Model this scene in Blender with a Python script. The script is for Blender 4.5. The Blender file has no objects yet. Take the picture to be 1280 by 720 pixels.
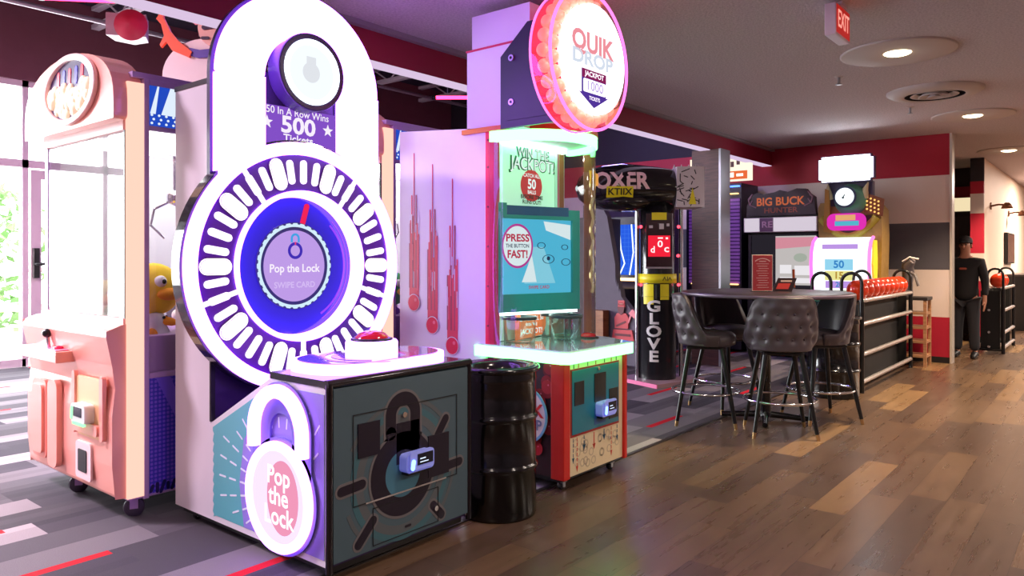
import bpy, bmesh, math, random
from mathutils import Matrix, Vector, Quaternion
random.seed(7)
PI = math.pi
sc = bpy.context.scene
COL = sc.collection

# ------------------------------------------------------------------ camera
cam_d = bpy.data.cameras.new('camera')
cam = bpy.data.objects.new('camera', cam_d)
COL.objects.link(cam)
cam_d.sensor_width = 36.0
cam_d.lens = 930.0 / 1280.0 * 36.0
cam_d.shift_y = -38.0 / 1280.0
cam_d.clip_start = 0.05
cam_d.clip_end = 200
HEAD = math.atan2(0.633, 0.774)
cam.location = (0, 0, 1.38)
cam.rotation_euler = (PI / 2, 0, HEAD - PI / 2)
sc.camera = cam

# ------------------------------------------------------------------ exposure
sc.view_settings.view_transform = 'Standard'
sc.view_settings.look = 'None'
sc.view_settings.gamma = 1.0
sc.view_settings.use_curve_mapping = False
sc.view_settings.exposure = 0.0
DAYLIGHT = 9.0          # brightness of the sky outside the storefront
SPOT_W = 430.0          # each ceiling downlight
NEON = 3.0              # multiplier of the violet signs


def S(r, g, b):
    def f(c):
        c = c / 255.0
        return c / 12.92 if c <= 0.04045 else ((c + 0.055) / 1.055) ** 2.4
    return (f(r), f(g), f(b))


# ------------------------------------------------------------------ world
wd = bpy.data.worlds.new('World')
sc.world = wd
wd.use_nodes = True
bg = wd.node_tree.nodes['Background']
bg.inputs[0].default_value = (0.90, 0.97, 1.0, 1)
bg.inputs[1].default_value = DAYLIGHT


def lamp(name, typ, loc, power, color, rot=(0, 0, 0), size=0.2, sy=None, spot=None, blend=0.6):
    d = bpy.data.lights.new(name, typ)
    d.energy = power
    d.color = color
    if typ == 'AREA':
        d.size = size
        if sy:
            d.shape = 'RECTANGLE'
            d.size_y = sy
        else:
            d.shape = 'DISK'
    else:
        d.shadow_soft_size = size
    if typ == 'SPOT':
        d.spot_size = spot or 2.2
        d.spot_blend = blend
    o = bpy.data.objects.new(name, d)
    o.location = loc
    o.rotation_euler = rot
    COL.objects.link(o)
    return o


WARM = (1.0, 0.84, 0.72)
# unseen ceiling lamps added for ambient light, continuing the downlight rows
for (lx, ly, k) in ((3.06, 1.33, 0.30), (-0.35, 1.33, 0.35), (3.06, -1.9, 0.8), (6.46, -1.9, 1.0), (9.86, -1.9, 1.0), (13.3, -1.9, 2.2), (16.7, -1.9, 3.0), (18.5, 0.4, 3.0)):
    lamp('unseen_ceiling_lamp', 'AREA', (lx, ly, 2.985), 90 * k, WARM, size=0.4)
# daylight from the storefront, entering through its glass
lamp('window_daylight', 'AREA', (1.6, 10.95, 1.9), 1200, (0.95, 0.98, 1.0), rot=(-PI / 2, 0, 0), size=7.0, sy=3.2)
# unseen fill lamps added over the game floor for violet and pale cast
for (lx, ly, c, p) in ((5.0, 7.2, (0.50, 0.22, 1.0), 70), (9.6, 6.0, (0.35, 0.26, 1.0), 50), (-0.6, 6.6, (0.97, 0.76, 0.97), 460)):
    lamp('game_floor_fill', 'AREA', (lx, ly, 4.2), p, c, size=0.8)

# ------------------------------------------------------------------ materials
MATS = {}


def P(name, rgb, rough=0.5, metal=0.0, coat=0.0, em=None, es=0.0, alpha=None, noise=0.0, nscale=8.0, spec=0.5, trans=0.0, bump=0.0):
    if name in MATS:
        return MATS[name]
    m = bpy.data.materials.new(name)
    m.use_nodes = True
    nt = m.node_tree
    b = nt.nodes['Principled BSDF']
    b.inputs['Base Color'].default_value = (*rgb, 1)
    b.inputs['Roughness'].default_value = rough
    b.inputs['Metallic'].default_value = metal
    b.inputs['Coat Weight'].default_value = coat
    b.inputs['Specular IOR Level'].default_value = spec
    if trans:
        b.inputs['Transmission Weight'].default_value = trans
    if em is not None:
        b.inputs['Emission Color'].default_value = (*em, 1)
        b.inputs['Emission Strength'].default_value = es
    if noise or bump:
        tc = nt.nodes.new('ShaderNodeTexCoord')
        n = nt.nodes.new('ShaderNodeTexNoise')
        n.inputs['Scale'].default_value = nscale
        n.inputs['Detail'].default_value = 6
        nt.links.new(tc.outputs['Object'], n.inputs['Vector'])
        if noise:
            mx = nt.nodes.new('ShaderNodeMix')
            mx.data_type = 'RGBA'
            mx.inputs[6].default_value = (*[c * (1 - noise) for c in rgb], 1)
            mx.inputs[7].default_value = (*[min(1, c * (1 + noise)) for c in rgb], 1)
            nt.links.new(n.outputs['Fac'], mx.inputs[0])
            nt.links.new(mx.outputs[2], b.inputs['Base Color'])
        if bump:
            bp = nt.nodes.new('ShaderNodeBump')
            bp.inputs['Strength'].default_value = bump
            bp.inputs['Distance'].default_value = 0.01
            nt.links.new(n.outputs['Fac'], bp.inputs['Height'])
            nt.links.new(bp.outputs['Normal'], b.inputs['Normal'])
    MATS[name] = m
    return m


def E(name, rgb, strength):
    """something that gives off light"""
    if name in MATS:
        return MATS[name]
    m = bpy.data.materials.new(name)
    m.use_nodes = True
    nt = m.node_tree
    nt.nodes.clear()
    e = nt.nodes.new('ShaderNodeEmission')
    o = nt.nodes.new('ShaderNodeOutputMaterial')
    e.inputs[0].default_value = (*rgb, 1)
    e.inputs[1].default_value = strength
    nt.links.new(e.outputs[0], o.inputs[0])
    MATS[name] = m
    return m


def pane(name, tint=(1, 1, 1), gloss=0.10, rough=0.02):
    """thin clear sheet: mostly see-through, with a reflection"""
    if name in MATS:
        return MATS[name]
    m = bpy.data.materials.new(name)
    m.use_nodes = True
    nt = m.node_tree
    nt.nodes.clear()
    t = nt.nodes.new('ShaderNodeBsdfTransparent')
    t.inputs[0].default_value = (*tint, 1)
    g = nt.nodes.new('ShaderNodeBsdfGlossy')
    g.inputs['Roughness'].default_value = rough
    lw = nt.nodes.new('ShaderNodeFresnel')
    lw.inputs[0].default_value = 1.22
    mul = nt.nodes.new('ShaderNodeMath')
    mul.operation = 'MULTIPLY_ADD'
    mul.inputs[1].default_value = 0.8
    mul.inputs[2].default_value = gloss * 0.3
    nt.links.new(lw.outputs[0], mul.inputs[0])
    mx = nt.nodes.new('ShaderNodeMixShader')
    nt.links.new(mul.outputs[0], mx.inputs[0])
    nt.links.new(t.outputs[0], mx.inputs[1])
    nt.links.new(g.outputs[0], mx.inputs[2])
    o = nt.nodes.new('ShaderNodeOutputMaterial')
    nt.links.new(mx.outputs[0], o.inputs[0])
    MATS[name] = m
    return m


class NG:
    """tiny node-graph helper"""
    def __init__(s, name):
        s.m = bpy.data.materials.new(name)
        s.m.use_nodes = True
        s.nt = s.m.node_tree
        s.b = s.nt.nodes['Principled BSDF']
        s.geo = s.nt.nodes.new('ShaderNodeNewGeometry')
        sep = s.nt.nodes.new('ShaderNodeSeparateXYZ')
        s.nt.links.new(s.geo.outputs['Position'], sep.inputs[0])
        s.x, s.y, s.z = sep.outputs

    def _in(s, sock, v):
        if hasattr(v, 'is_linked') or isinstance(v, bpy.types.NodeSocket):
            s.nt.links.new(v, sock)
        else:
            sock.default_value = v

    def math(s, op, a, b=0.0, c=None):
        n = s.nt.nodes.new('ShaderNodeMath')
        n.operation = op
        s._in(n.inputs[0], a)
        s._in(n.inputs[1], b)
        if c is not None:
            s._in(n.inputs[2], c)
        return n.outputs[0]

    def vec(s, x, y, z=0.0):
        n = s.nt.nodes.new('ShaderNodeCombineXYZ')
        s._in(n.inputs[0], x)
        s._in(n.inputs[1], y)
        s._in(n.inputs[2], z)
        return n.outputs[0]

    def white(s, v):
        n = s.nt.nodes.new('ShaderNodeTexWhiteNoise')
        n.noise_dimensions = '3D'
        s.nt.links.new(v, n.inputs['Vector'])
        return n.outputs['Value']

    def noise(s, v, scale, detail=6, rough=0.6):
        n = s.nt.nodes.new('ShaderNodeTexNoise')
        n.inputs['Scale'].default_value = scale
        n.inputs['Detail'].default_value = detail
        n.inputs['Roughness'].default_value = rough
        s.nt.links.new(v, n.inputs['Vector'])
        return n.outputs['Fac']

    def ramp(s, fac, stops, interp='LINEAR'):
        n = s.nt.nodes.new('ShaderNodeValToRGB')
        n.color_ramp.interpolation = interp
        e = n.color_ramp.elements
        while len(e) < len(stops):
            e.new(0.5)
        for i, (p, c) in enumerate(stops):
            e[i].position = p
            e[i].color = (*c, 1)
        s.nt.links.new(fac, n.inputs[0])
        return n.outputs[0]

    def mix(s, fac, a, b, mode='MIX'):
        n = s.nt.nodes.new('ShaderNodeMix')
        n.data_type = 'RGBA'
        n.blend_type = mode
        s._in(n.inputs[0], fac)
        for i, v in ((6, a), (7, b)):
            if isinstance(v, tuple):
                n.inputs[i].default_value = (*v, 1)
            else:
                s.nt.links.new(v, n.inputs[i])
        return n.outputs[2]

    def bump(s, h, strength=0.2, dist=0.01):
        n = s.nt.nodes.new('ShaderNodeBump')
        n.inputs['Strength'].default_value = strength
        n.inputs['Distance'].default_value = dist
        s.nt.links.new(h, n.inputs['Height'])
        s.nt.links.new(n.outputs[0], s.b.inputs['Normal'])

    def base(s, c):
        s.nt.links.new(c, s.b.inputs['Base Color'])


def wood_floor():
    g = NG('wood_floor')
    row = g.math('FLOOR', g.math('DIVIDE', g.y, 0.19))
    off = g.math('MULTIPLY', g.white(g.vec(row, 3.7)), 1.25)
    u = g.math('DIVIDE', g.math('ADD', g.x, off), 1.25)
    col = g.math('FLOOR', u)
    rnd = g.white(g.vec(row, col, 1.0))
    base = g.ramp(rnd, [(0, S(94, 74, 62)), (0.4, S(106, 84, 68)), (0.78, S(124, 97, 74)), (0.92, S(154, 121, 86)), (1, S(164, 130, 92))])
    v = g.vec(g.math('MULTIPLY', g.x, 1.1), g.math('MULTIPLY', g.y, 11.0), g.math('MULTIPLY', rnd, 20))
    gr = g.noise(v, 1.8, 4, 0.55)
    base = g.mix(0.55, base, g.ramp(gr, [(0.3, (0.55, 0.52, 0.52)), (0.7, (1.0, 1.0, 1.0))]), 'MULTIPLY')
    bl = g.noise(g.vec(g.x, g.math('MULTIPLY', g.y, 2.5)), 3.0, 4)
    base = g.mix(0.35, base, g.ramp(bl, [(0.3, (0.5, 0.47, 0.5)), (0.7, (1, 1, 1))]), 'MULTIPLY')
    fy = g.math('FRACT', g.math('DIVIDE', g.y, 0.19))
    fx = g.math('FRACT', u)
    e1 = g.math('LESS_THAN', fy, 0.012)
    e2 = g.math('LESS_THAN', fx, 0.0022)
    e = g.math('MAXIMUM', e1, e2)
    base = g.mix(e, base, S(58, 44, 38))
    g.base(base)
    g.nt.links.new(g.math('MULTIPLY_ADD', gr, 0.14, 0.22), g.b.inputs['Roughness'])
    g.bump(g.math('SUBTRACT', gr, e), 0.03, 0.002)
    return g.m


def carpet_mat():
    g = NG('striped_carpet')
    row = g.math('FLOOR', g.math('DIVIDE', g.y, 0.23))
    off = g.math('MULTIPLY', g.white(g.vec(row, 9.1)), 1.0)
    u = g.math('DIVIDE', g.math('ADD', g.x, off), 0.95)
    col = g.math('FLOOR', u)
    rnd = g.white(g.vec(row, col, 4.0))
    base = g.ramp(rnd, [(0, S(84, 78, 86)), (0.3, S(106, 100, 106)), (0.5, S(136, 128, 132)), (0.72, S(94, 88, 94)), (0.86, S(160, 150, 154)), (0.94, S(188, 176, 178))], 'CONSTANT')
    # narrower bands inside each tile
    row2 = g.math('FLOOR', g.math('DIVIDE', g.y, 0.0767))
    r2 = g.white(g.vec(row2, col, 7.0))
    base = g.mix(0.5, base, g.ramp(r2, [(0, (0.6, 0.6, 0.62)), (0.5, (0.85, 0.85, 0.85)), (0.8, (1.0, 1.0, 1.0))], 'CONSTANT'), 'MULTIPLY')
    # thin red strips
    row3 = g.math('FLOOR', g.math('DIVIDE', g.y, 0.69))
    u3 = g.math('ADD', g.x, g.math('MULTIPLY', g.white(g.vec(row3, 2.2)), 1.9))
    f3 = g.math('FRACT', g.math('DIVIDE', u3, 1.9))
    fy3 = g.math('FRACT', g.math('DIVIDE', g.y, 0.69))
    red = g.math('MULTIPLY', g.math('LESS_THAN', f3, 0.30), g.math('LESS_THAN', g.math('ABSOLUTE', g.math('SUBTRACT', fy3, 0.3)), 0.042))
    base = g.mix(red, base, S(214, 38, 52))
    n = g.noise(g.vec(g.x, g.y), 260, 3)
    base = g.mix(0.6, base, g.ramp(n, [(0.3, (0.55, 0.55, 0.55)), (0.7, (1.15, 1.15, 1.15))]), 'MULTIPLY')
    g.base(base)
    g.b.inputs['Roughness'].default_value = 0.95
    g.b.inputs['Specular IOR Level'].default_value = 0.1
    g.bump(n, 0.5, 0.004)
    return g.m


def ceiling_mat():
    g = NG('sprayed_ceiling')
    n = g.noise(g.geo.outputs['Position'], 60, 6, 0.7)
    g.base(g.ramp(n, [(0.3, S(176, 164, 170)), (0.7, S(222, 210, 214))]))
    g.b.inputs['Roughness'].default_value = 0.9
    g.bump(n, 0.6, 0.02)
    return g.m


def wood_mat(name, c0, c1, sx=3.0, sy=3.0, sz=26.0, rough=0.45):
    g = NG(name)
    tc = g.nt.nodes.new('ShaderNodeTexCoord')
    mp = g.nt.nodes.new('ShaderNodeMapping')
    mp.inputs['Scale'].default_value = (sx, sy, sz)
    g.nt.links.new(tc.outputs['Object'], mp.inputs[0])
    n = g.noise(mp.outputs[0], 1.5, 7, 0.65)
    g.base(g.ramp(n, [(0.3, c0), (0.7, c1)]))
    g.b.inputs['Roughness'].default_value = rough
    g.bump(n, 0.1, 0.003)
    return g.m


def dots_mat(name, base, dot, cell, em=0.0, axis='x', grad=None, thr=0.35):
    """grid of round dots on a printed panel (u along x or y, v along z)"""
    g = NG(name)
    u = g.x if axis == 'x' else g.y
    fu = g.math('SUBTRACT', g.math('FRACT', g.math('DIVIDE', u, cell)), 0.5)
    fz = g.math('SUBTRACT', g.math('FRACT', g.math('DIVIDE', g.z, cell)), 0.5)
    d = g.math('SQRT', g.math('ADD', g.math('MULTIPLY', fu, fu), g.math('MULTIPLY', fz, fz)))
    k = g.math('LESS_THAN', d, thr)
    c = g.mix(k, base, dot)
    g.base(c)
    g.b.inputs['Roughness'].default_value = 0.4
    if em:
        g.nt.links.new(c, g.b.inputs['Emission Color'])
        g.b.inputs['Emission Strength'].default_value = em
    return g.m


M_floor = wood_floor()
M_carpet = carpet_mat()
M_ceil = ceiling_mat()
BLACK = P('black_plastic', S(16, 15, 18), 0.35)
BLACKM = P('black_metal', S(9, 9, 11), 0.16, 0.0, 0.3)
WHITE = P('white_laminate', S(226, 218, 224), 0.4, noise=0.03)
CHROME = P('chrome', S(225, 225, 230), 0.15, 1.0)
STEEL = P('brushed_steel', S(170, 172, 180), 0.35, 1.0)
RED = P('red_paint', S(150, 12, 52), 0.6, noise=0.06)
GLASS = pane('clear_glass')
CLEAR = pane('clear_acrylic', (0.97, 1.0, 0.99), 0.15, 0.03)
RUBBER = P('dark_rubber', S(30, 28, 32), 0.6)

# ------------------------------------------------------------------ mesh builder
IDENT = Matrix.Identity(4)


def FY(y=0.0):
    """frame of a face that looks towards -Y: a = X, b = Z, c = towards the viewer"""
    return Matrix(((1, 0, 0, 0), (0, 0, -1, y), (0, 1, 0, 0), (0, 0, 0, 1)))


def FX(x=0.0):
    """frame of a face that looks towards -X: a = -Y, b = Z, c = towards the viewer"""
    return Matrix(((0, 0, -1, x), (-1, 0, 0, 0), (0, 1, 0, 0), (0, 0, 0, 1)))


def FZ(z=0.0):
    return Matrix.Translation((0, 0, z))


TEXTS = {}


def text_geo(s, bold):
    key = (s, bold)
    if key in TEXTS:
        return TEXTS[key]
    cu = bpy.data.curves.new('lettering', 'FONT')
    cu.body = s
    cu.size = 1.0
    cu.offset = bold
    cu.resolution_u = 3
    cu.align_x = 'CENTER'
    cu.align_y = 'CENTER'
    o = bpy.data.objects.new('lettering', cu)
    COL.objects.link(o)
    dg = bpy.context.evaluated_depsgraph_get()
    me = o.evaluated_get(dg).to_mesh()
    vs = [tuple(v.co) for v in me.vertices]
    fs = [tuple(p.vertices) for p in me.polygons]
    o.evaluated_get(dg).to_mesh_clear()
    bpy.data.objects.remove(o)
    bpy.data.curves.remove(cu)
    TEXTS[key] = (vs, fs)
    return vs, fs


def refine(vs, fs, cuts=2):
    """finer faces, so that lettering can bend round a curved surface"""
    bm = bmesh.new()
    bv = [bm.verts.new(v) for v in vs]
    for f in fs:
        try:
            bm.faces.new([bv[i] for i in f])
        except ValueError:
            pass
    bmesh.ops.triangulate(bm, faces=bm.faces[:])
    for _ in range(cuts):
        lim = 0.16
        ed = [e for e in bm.edges if e.calc_length() > lim]
        if not ed:
            break
        bmesh.ops.subdivide_edges(bm, edges=ed, cuts=1)
        bmesh.ops.triangulate(bm, faces=bm.faces[:])
    bm.verts.index_update()
    v2 = [tuple(v.co) for v in bm.verts]
    f2 = [tuple(v.index for v in f.verts) for f in bm.faces]
    bm.free()
    return v2, f2


class MB:
    def __init__(s, mat=None, frame=None):
        s.v, s.f, s.mi, s.sm, s.mats = [], [], [], [], []
        s.F = frame or IDENT
        s.cur = 0
        if mat:
            s.use(mat)

    def use(s, mat):
        if mat not in s.mats:
            s.mats.append(mat)
        s.cur = s.mats.index(mat)
        return s

    def fr(s, F):
        s.F = F
        return s

    def add(s, vs, fs, smooth=False):
        n = len(s.v)
        s.v += [s.F @ Vector(v) for v in vs]
        for f in fs:
            s.f.append(tuple(i + n for i in f))
            s.mi.append(s.cur)
            s.sm.append(smooth)
        return s

    def box(s, x0, y0, z0, x1, y1, z1):
        vs = [(x0, y0, z0), (x1, y0, z0), (x1, y1, z0), (x0, y1, z0), (x0, y0, z1), (x1, y0, z1), (x1, y1, z1), (x0, y1, z1)]
        return s.add(vs, [(0, 3, 2, 1), (4, 5, 6, 7), (0, 1, 5, 4), (1, 2, 6, 5), (2, 3, 7, 6), (3, 0, 4, 7)])

    def prism(s, pts, c0, c1, smooth=False):
        n = len(pts)
        vs = [(a, b, c0) for a, b in pts] + [(a, b, c1) for a, b in pts]
        s.add(vs, [tuple(range(n - 1, -1, -1)), tuple(range(n, 2 * n))])
        return s.add(vs, [(i, (i + 1) % n, n + (i + 1) % n, n + i) for i in range(n)], smooth)

    def sheet(s, pts, c=0.0):
        return s.add([(a, b, c) for a, b in pts], [tuple(range(len(pts)))])

    def rect(s, a0, b0, a1, b1, c0, c1):
        return s.box(a0, b0, c0, a1, b1, c1)

    def rrect(s, a0, b0, a1, b1, r, c0, c1, n=6):
        return s.prism(rr_pts(a0, b0, a1, b1, r, n), c0, c1)

    def disc(s, ca, cb, r, c0, c1, n=48, rb=None):
        rb = r if rb is None else rb
        return s.prism([(ca + r * math.cos(2 * PI * i / n), cb + rb * math.sin(2 * PI * i / n)) for i in range(n)], c0, c1, True)

    def ring(s, ca, cb, r0, r1, c0, c1, a0=0.0, a1=360.0, n=72, sy=1.0):
        full = abs(a1 - a0) >= 359.9
        k = n if full else n + 1
        vs = []
        for i in range(k):
            t = math.radians(a0 + (a1 - a0) * i / n)
            ct, st = math.cos(t), math.sin(t) * sy
            vs += [(ca + r0 * ct, cb + r0 * st, c0), (ca + r1 * ct, cb + r1 * st, c0), (ca + r1 * ct, cb + r1 * st, c1), (ca + r0 * ct, cb + r0 * st, c1)]
        fs = []
        for i in range(n):
            p, q = 4 * i, 4 * ((i + 1) % k)
            for j in range(4):
                fs.append((p + j, q + j, q + (j + 1) % 4, p + (j + 1) % 4))
        if not full:
            fs += [(0, 1, 2, 3), tuple(4 * n + j for j in (3, 2, 1, 0))]
        return s.add(vs, fs, False)

    def capsule(s, ca, cb, length, w, ang, c0, c1, n=8):
        t = math.radians(ang)
        h = max(0.0, length / 2 - w / 2)
        pts = []
        for i in range(n + 1):
            p = -PI / 2 + PI * i / n
            pts.append((h + w / 2 * math.cos(p), w / 2 * math.sin(p)))
        for i in range(n + 1):
            p = PI / 2 + PI * i / n
            pts.append((-h + w / 2 * math.cos(p), w / 2 * math.sin(p)))
        return s.prism([(ca + x * math.cos(t) - y * math.sin(t), cb + x * math.sin(t) + y * math.cos(t)) for x, y in pts], c0, c1)

    def tube(s, pts, r, n=10, closed=False, sx=1.0):
        P_ = [Vector(p) for p in pts]
        m = len(P_)
        R = r if isinstance(r, (list, tuple)) else [r] * m
        T = []
        for i in range(m):
            if closed:
                t = P_[(i + 1) % m] - P_[i - 1]
            else:
                t = P_[min(i + 1, m - 1)] - P_[max(i - 1, 0)]
            T.append(t.normalized())
        up = Vector((0, 0, 1)) if abs(T[0].z) < 0.9 else Vector((1, 0, 0))
        N = (up - T[0] * up.dot(T[0])).normalized()
        vs = []
        for i in range(m):
            if i:
                N = (N - T[i] * N.dot(T[i])).normalized()
            B = T[i].cross(N)
            for j in range(n):
                a = 2 * PI * j / n
                vs.append(P_[i] + (N * math.cos(a) + B * math.sin(a) * sx) * R[i])
        fs = []
        for i in range(m if closed else m - 1):
            p, q = i * n, ((i + 1) % m) * n
            for j in range(n):
                fs.append((p + j, p + (j + 1) % n, q + (j + 1) % n, q + j))
        s.add(vs, fs, True)
        if not closed:
            s.add(vs, [tuple(range(n - 1, -1, -1)), tuple(range((m - 1) * n, m * n))])
        return s

    def lathe(s, prof, n=32, c=(0, 0), sx=1.0, sy=1.0, a0=0.0, a1=360.0):
        full = abs(a1 - a0) >= 359.9
        k = n if full else n + 1
        m = len(prof)
        vs = []
        for i in range(k):
            t = math.radians(a0 + (a1 - a0) * i / n)
            for (r, z) in prof:
                vs.append((c[0] + r * math.cos(t) * sx, c[1] + r * math.sin(t) * sy, z))
        fs = []
        for i in range(n):
            p, q = i * m, ((i + 1) % k) * m
            for j in range(m - 1):
                fs.append((p + j, q + j, q + j + 1, p + j + 1))
        return s.add(vs, fs, True)

    def sphere(s, c, r, n=16, m=10, sx=1.0, sy=1.0, sz=1.0):
        vs, fs = [], []
        for i in range(m + 1):
            p = PI * i / m
            for j in range(n):
                t = 2 * PI * j / n
                vs.append((c[0] + r * sx * math.sin(p) * math.cos(t), c[1] + r * sy * math.sin(p) * math.sin(t), c[2] + r * sz * math.cos(p)))
        for i in range(m):
            for j in range(n):
                a, b = i * n + j, i * n + (j + 1) % n
                fs.append((a, a + n, b + n, b))
        return s.add(vs, fs, True)

    def text(s, t, a, b, size, c=0.0, bold=0.0, ang=0.0, width=None, warp=None, sx=1.0):
        vs, fs = text_geo(t, bold)
        if not vs:
            return s
        if warp:
            vs, fs = refine(vs, fs)
        if width:
            w = max(v[0] for v in vs) - min(v[0] for v in vs)
            sx = width / (w * size)
        ca, sa = math.cos(math.radians(ang)), math.sin(math.radians(ang))
        out = []
        for v in vs:
            x, y = v[0] * size * sx, v[1] * size
            p, q = a + x * ca - y * sa, b + x * sa + y * ca
            out.append((p, q, c + (warp(p, q) if warp else 0.0)))
        return s.add(out, fs)

    def mesh(s, name):
        me = bpy.data.meshes.new(name)
        me.from_pydata([tuple(v) for v in s.v], [], s.f)
        for m in s.mats:
            me.materials.append(m)
        me.polygons.foreach_set('material_index', s.mi)
        me.polygons.foreach_set('use_smooth', s.sm)
        me.update()
        return me


def rr_pts(a0, b0, a1, b1, r, n=6):
    pts = []
    for (cx, cy, st) in ((a1 - r, b1 - r, 0), (a0 + r, b1 - r, 90), (a0 + r, b0 + r, 180), (a1 - r, b0 + r, 270)):
        for i in range(n + 1):
            t = math.radians(st + 90 * i / n)
            pts.append((cx + r * math.cos(t), cy + r * math.sin(t)))
    return pts


WM = {}


def tag(o, label=None, cat=None, group=None, kind=None):
    if label:
        o['label'] = label
    if cat:
        o['category'] = cat
    if group:
        o['group'] = group
    if kind:
        o['kind'] = kind
    return o


def thing(name, label, cat, loc=(0, 0, 0), rotz=0.0, group=None):
    o = bpy.data.objects.new(name, None)
    o.empty_display_size = 0.1
    COL.objects.link(o)
    o.location = loc
    o.rotation_euler = (0, 0, rotz)
    WM[o] = Matrix.Translation(loc) @ Matrix.Rotation(rotz, 4, 'Z')
    return tag(o, label, cat, group)


def part(name, mb, parent=None, label=None, bevel=0.0, world=True, seg=2, kind=None):
    """ONE mesh object; world=True means the builder's coordinates are world coordinates"""
    me = mb.mesh(name)
    o = bpy.data.objects.new(name, me)
    COL.objects.link(o)
    if parent is not None:
        o.parent = parent
        W = WM.get(parent, IDENT)
        WM[o] = W
        if world:
            me.transform(W.inverted())
    else:
        WM[o] = IDENT
    if bevel:
        b = o.modifiers.new('bevel', 'BEVEL')
        b.width = bevel
        b.segments = seg
        b.limit_method = 'ANGLE'
        b.angle_limit = math.radians(40)
    if label:
        o['label'] = label
    if kind:
        o['kind'] = kind
    return o


def solo(name, mb, label, cat, group=None, loc=None, rotz=0.0, bevel=0.0):
    """a thing that is one mesh; loc given = builder coordinates are local"""
    o = part(name, mb, None, None, bevel)
    if loc is not None:
        o.location = loc
        o.rotation_euler = (0, 0, rotz)
    return tag(o, label, cat, group)


def struct(name, mb, bevel=0.0, parent=None):
    o = part(name, mb, parent, None, bevel)
    o['kind'] = 'structure'
    return o


def dup(root, loc, rotz=0.0, label=None):
    r = root.copy()
    COL.objects.link(r)
    r.location = loc
    r.rotation_euler = (0, 0, rotz)
    if label:
        r['label'] = label
    for ch in list(root.children):
        c = ch.copy()
        COL.objects.link(c)
        c.parent = r
        for g in list(ch.children):
            d = g.copy()
            COL.objects.link(d)
            d.parent = c
    return r


def arc(cx, cy, r, a0, a1, n):
    return [(cx + r * math.cos(math.radians(a0 + (a1 - a0) * i / n)), cy + r * math.sin(math.radians(a0 + (a1 - a0) * i / n))) for i in range(n + 1)]

# ================================================================== SETTING
struct('floor', MB(M_floor).box(-4, -7, -0.12, 24, 2.66, 0.0).box(11.1, 2.66, -0.12, 24, 5, 0.0))
struct('floor_carpet', MB(M_carpet).box(-4, 2.66, -0.12, 11.1, 10.7, 0.004))
struct('trim_floor', MB(P('floor_strip', S(40, 34, 34), 0.4)).box(-4, 2.645, 0.0, 11.0, 2.675, 0.008))
struct('ceiling', MB(M_ceil).box(-4, -7, 3.0, 24, 4.05, 3.12).box(11.25, 4.05, 3.0, 24, 5, 3.12))
struct('ceiling_deck', MB(P('dark_deck', S(46, 42, 58), 0.8, noise=0.2)).box(-4, 4.05, 4.75, 11.25, 10.85, 4.87))
# red beam over the edge of the game floor, its painted underside given an added glow
struct('ceiling_beam', MB(RED).box(-4, 4.05, 2.76, 11.1, 4.19, 3.12).use(E('beam_underside_glow', (0.80, 0.62, 0.86), 0.9)).box(-4, 4.05, 2.75, 11.1, 4.19, 2.76).use(P('dark_deck', S(40, 36, 52), 0.8)).box(-4, 4.06, 3.12, 11.1, 4.19, 4.75))
struct('trim_ceiling', MB(P('pale_trim', S(150, 138, 144), 0.6)).box(-4, 4.0, 2.965, 11.1, 4.05, 3.0))
# striped wall on the right
B_BASE = P('black_base', S(24, 20, 22), 0.5)
B_RED = P('wall_red', S(170, 14, 48), 0.6, noise=0.05, nscale=30)
B_WHITE = P('wall_cream', S(214, 196, 192), 0.7, noise=0.03, nscale=30)
B_GREY = P('wall_grey', S(78, 74, 84), 0.7, noise=0.05, nscale=30)
B_DARK = P('wall_dark', S(44, 38, 46), 0.8)


def striped(mb, x0, y0, x1, y1, top=3.0):
    zz = [0, 0.08, 0.60, 1.22, 1.84, 2.46, 3.0]
    for i, m in enumerate((B_BASE, B_RED, B_WHITE, B_GREY, B_WHITE, B_RED)):
        mb.use(m).box(x0, y0, zz[i], x1, y1, zz[i + 1])
    if top > 3.0:
        mb.use(B_DARK).box(x0, y0, 3.0, x1, y1, top)
    return mb


struct('wall_right', striped(striped(MB(), 11.1, 1.72, 11.25, 4.1), 11.1, 4.1, 11.25, 10.85, 4.75))
struct('trim_right', MB(P('satin_trim', S(206, 196, 186), 0.35, 0.3)).box(11.085, 1.69, 0.0, 11.265, 1.72, 3.0), 0.004)
# pillar at the end of the beam: wood veneer with a metal corner
pil = struct('pillar', MB(wood_mat('pillar_veneer', S(58, 34, 36), S(96, 62, 56), 3, 3, 40)).box(8.94, 3.93, 0.0, 9.2, 4.3, 2.76))
struct('trim_pillar', MB(STEEL).box(8.925, 3.90, 0.0, 9.215, 3.928, 2.76))
# storefront at the back of the game floor
BULK = P('bulkhead_maroon', S(112, 62, 74), 0.8, noise=0.08)
struct('wall_back', MB(BULK).box(-4, 10.7, 3.62, 11.25, 10.95, 4.75).use(P('back_wall_paint', S(190, 170, 176), 0.7)).box(6.2, 10.7, 0, 11.25, 10.95, 3.62).box(-4, 10.7, 0, -2.4, 10.95, 3.62))
ALU = P('pink_white_frame', S(222, 196, 204), 0.4)
wfm = MB(ALU)
for x in (-2.4, -0.9, 0.6, 2.1, 3.36, 4.72, 6.12):
    wfm.box(x, 10.74, 0.0, x + 0.07, 10.86, 3.62)
wfm.box(-2.4, 10.74, 2.52, 6.2, 10.86, 2.62).box(-2.4, 10.74, 0.0, 3.4, 10.86, 0.1).box(4.75, 10.74, 0.0, 6.2, 10.86, 0.1).box(-2.4, 10.74, 3.54, 6.2, 10.86, 3.62)
win = struct('window_1', wfm)
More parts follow.
